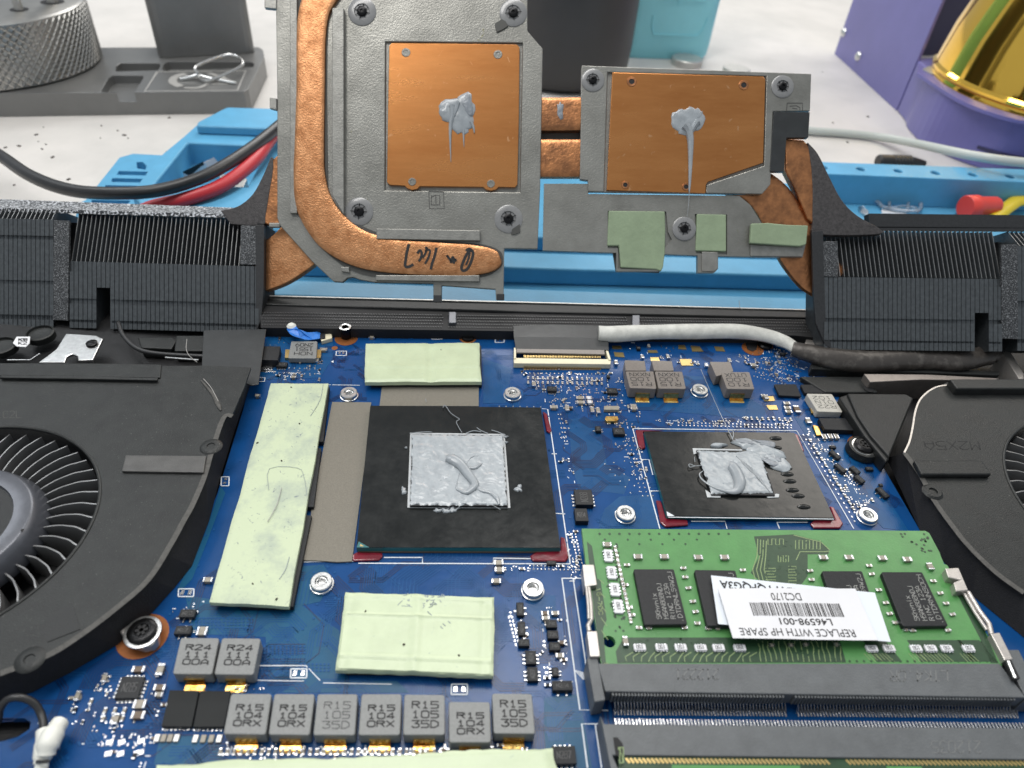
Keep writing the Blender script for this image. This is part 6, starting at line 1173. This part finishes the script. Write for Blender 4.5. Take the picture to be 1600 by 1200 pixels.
L2([(.34, 38), (.34, 66), (.80, 66), (.80, 38), (.34, 38)]); L2([(.40, 38), (.66, 66)]); L2([(.52, 36), (.52, 30)]); L2([(.30, 33), (.82, 33)]); L2([(.26, 24), (.26, 18), (.30, 14), (.80, 14), (.86, 18), (.88, 24)]); L2([(.50, 47), (.55, 56), (.66, 56), (.70, 48), (.62, 42), (.54, 44), (.66, 52)]); mb.build('raised_emblem', 'bottle_blue', bo, org=ORG[bo.name], smooth=True)
for u, v, r, h, lb in ((1072, 101, 9.3, 4, 'small flat silver disc in front of the pale blue bottle'), (1150, 112, 8, 2.2, 'thin silver disc half hidden by the heatsink top edge')):
    mb = MB(); mb.lathe(W(u, v, ZT), [(r, 0), (r, h-.4), (r-.4, h), (.1, h)], 40); tag(mb.build('steel_disc', 'steel_soft', smooth=True), lb, 'metal disc')
# violet stand with the gold dome
st = thing('violet_stand', W(1450, 200, ZT), 'violet metal bench stand holding a shiny gold dome at the right', 'stand')
def wall(base_px, h0, h1, m, name, th=2., bev=.2, zb=ZT):
    b = [W(u, v, ZT) for u, v in base_px]; n = len(b); off = []
    for i in range(n):
        d = (b[min(i+1, n-1)]-b[max(i-1, 0)]).normalized(); off.append(V((-d.y, d.x, 0))*th)
    o = b+[p+q for p, q in zip(b, off)][::-1]; hh = (h0 if isinstance(h0, list) else [h0]*n); hh = hh+hh[::-1]
    m_ = MB(); m_.loft([V((p.x, p.y, ZT+h)) for p, h in zip(o, hh)], [V((p.x, p.y, zb)) for p in o]); return m_.build(name, m, st, bevel=bev)
sp = wall([(1303.5, 84), (1400, 173)], [190, 190], 0, 'violet', 'side_plate', 1.6)
wf = sp2([(1401, 174), (1414, 190), (1418, 202), (1442, 226), (1478, 244), (1520, 260), (1560, 271), (1640, 284), (1760, 292)], 4); wall(wf, [26.5-1.2*min(1, i/12) for i in range(len(wf))], 0, 'violet', 'front_wall', 2.0, .8)
mb = MB(); t = pts([(1433, 113), (1436, 92), (1493, 92), (1494, 100), (1700, 60), (1900, 120), (1700, 250)], 13); 
tp_ = [W(1433, 113, 12), W(1437, 91, 12), W(1600, 88, 12), W(1800, 100, 12), W(1900, 190, 12), W(1760, 210, 12)]+[W(a, b, 12) for a, b in sp2([(1660, 199), (1600, 189), (1560, 179), (1520, 165), (1490, 150), (1460, 131), (1433, 113)], 4)[:-1]]
mb.loft(tp_, [p-V((0, 0, 1.5)) for p in tp_]); rt_ = mb.build('top_plate', 'violet', st, bevel=.5)
dc = W(1652, 142, 12); Rd = (W(1492, 142, 12)-dc).length
cut = MB(); cut.lathe(dc-V((0, 0, 5)), [(Rd-3, 0), (Rd-3, 12)], 64); carve(rt_, cut)
mb = MB(); mb.lathe(dc-V((0, 0, 18)), [(Rd+1.4, 0), (Rd+1.4, 1.5)], 64); mb.build('well_floor', 'violet_dark', st)
b0, b1 = W(1436, 100, ZT), W(1640, 60, ZT); mb = MB(); q = [W(1432, 110, ZT), W(1700, 108, ZT)]; q = [V((p.x, p.y+30, p.z)) for p in q]; mb.loft([p+V((0, 0, 200)) for p in q+[q[1]+V((0, 4, 0)), q[0]+V((0, 4, 0))]], q+[q[1]+V((0, 4, 0)), q[0]+V((0, 4, 0))]); mb.build('back_panel', 'violet_dark', st)
mb = MB(); mb.lathe(dc-V((0, 0, 14)), [(Rd-1, 13.2), (Rd, 13.4), (Rd, 15), (Rd-.4, 16), (Rd+.6, 17.2), (Rd+.6, 18.4), (Rd-.6, 19.6), (Rd-2.5, 36), (Rd-7.5, 58), (Rd-16, 80), (Rd-30, 98), (Rd-46 if Rd > 50 else 4, 106), (1, 108)], 96); gd = mb.build('gold_dome', 'dome', smooth=True); tag(gd, 'shiny gold mirrored dome set in the violet stand', 'dome')
nrm = V(((W(1400, 173, ZT)-W(1303, 84, ZT)).y, -(W(1400, 173, ZT)-W(1303, 84, ZT)).x, 0)).normalized()
for u, v, h in ((1319, 51, 0), (1342, 88, 0)):
    # a point of the side plate seen at this pixel
    a, b = W(1303.5, 84, ZT), W(1400, 173, ZT); d = (RT*(u-800)/F_PX+UP*(600-v)/F_PX+FW); tt = (a-CAM).dot(nrm)/d.dot(nrm); p = CAM+d*tt
    mb = MB(); mb.lathe(p, [(2.7, -.2), (2.6, .6), (2.0, 1.6), (.8, 2.1), (.1, 2.0)], 20, ax=nrm); mb.build('bolt', 'steel', st, smooth=True)
p = W(1466, 107, 12.05); mb = MB(); mb.slab([(1442, 108), (1450, 103), (1480, 106), (1490, 114), (1484, 120), (1455, 115)], 12.5, 12.05); mb.build('bracket_tab', 'steel_soft', st, bevel=.1)
mb = MB(); mb.lathe(p+V((0, 0, .5)), [(3.1, 0), (3.1, 2.8), (2.7, 3.4), (.1, 3.4)], 20); mb.build('bolt', 'steel', st, smooth=True)
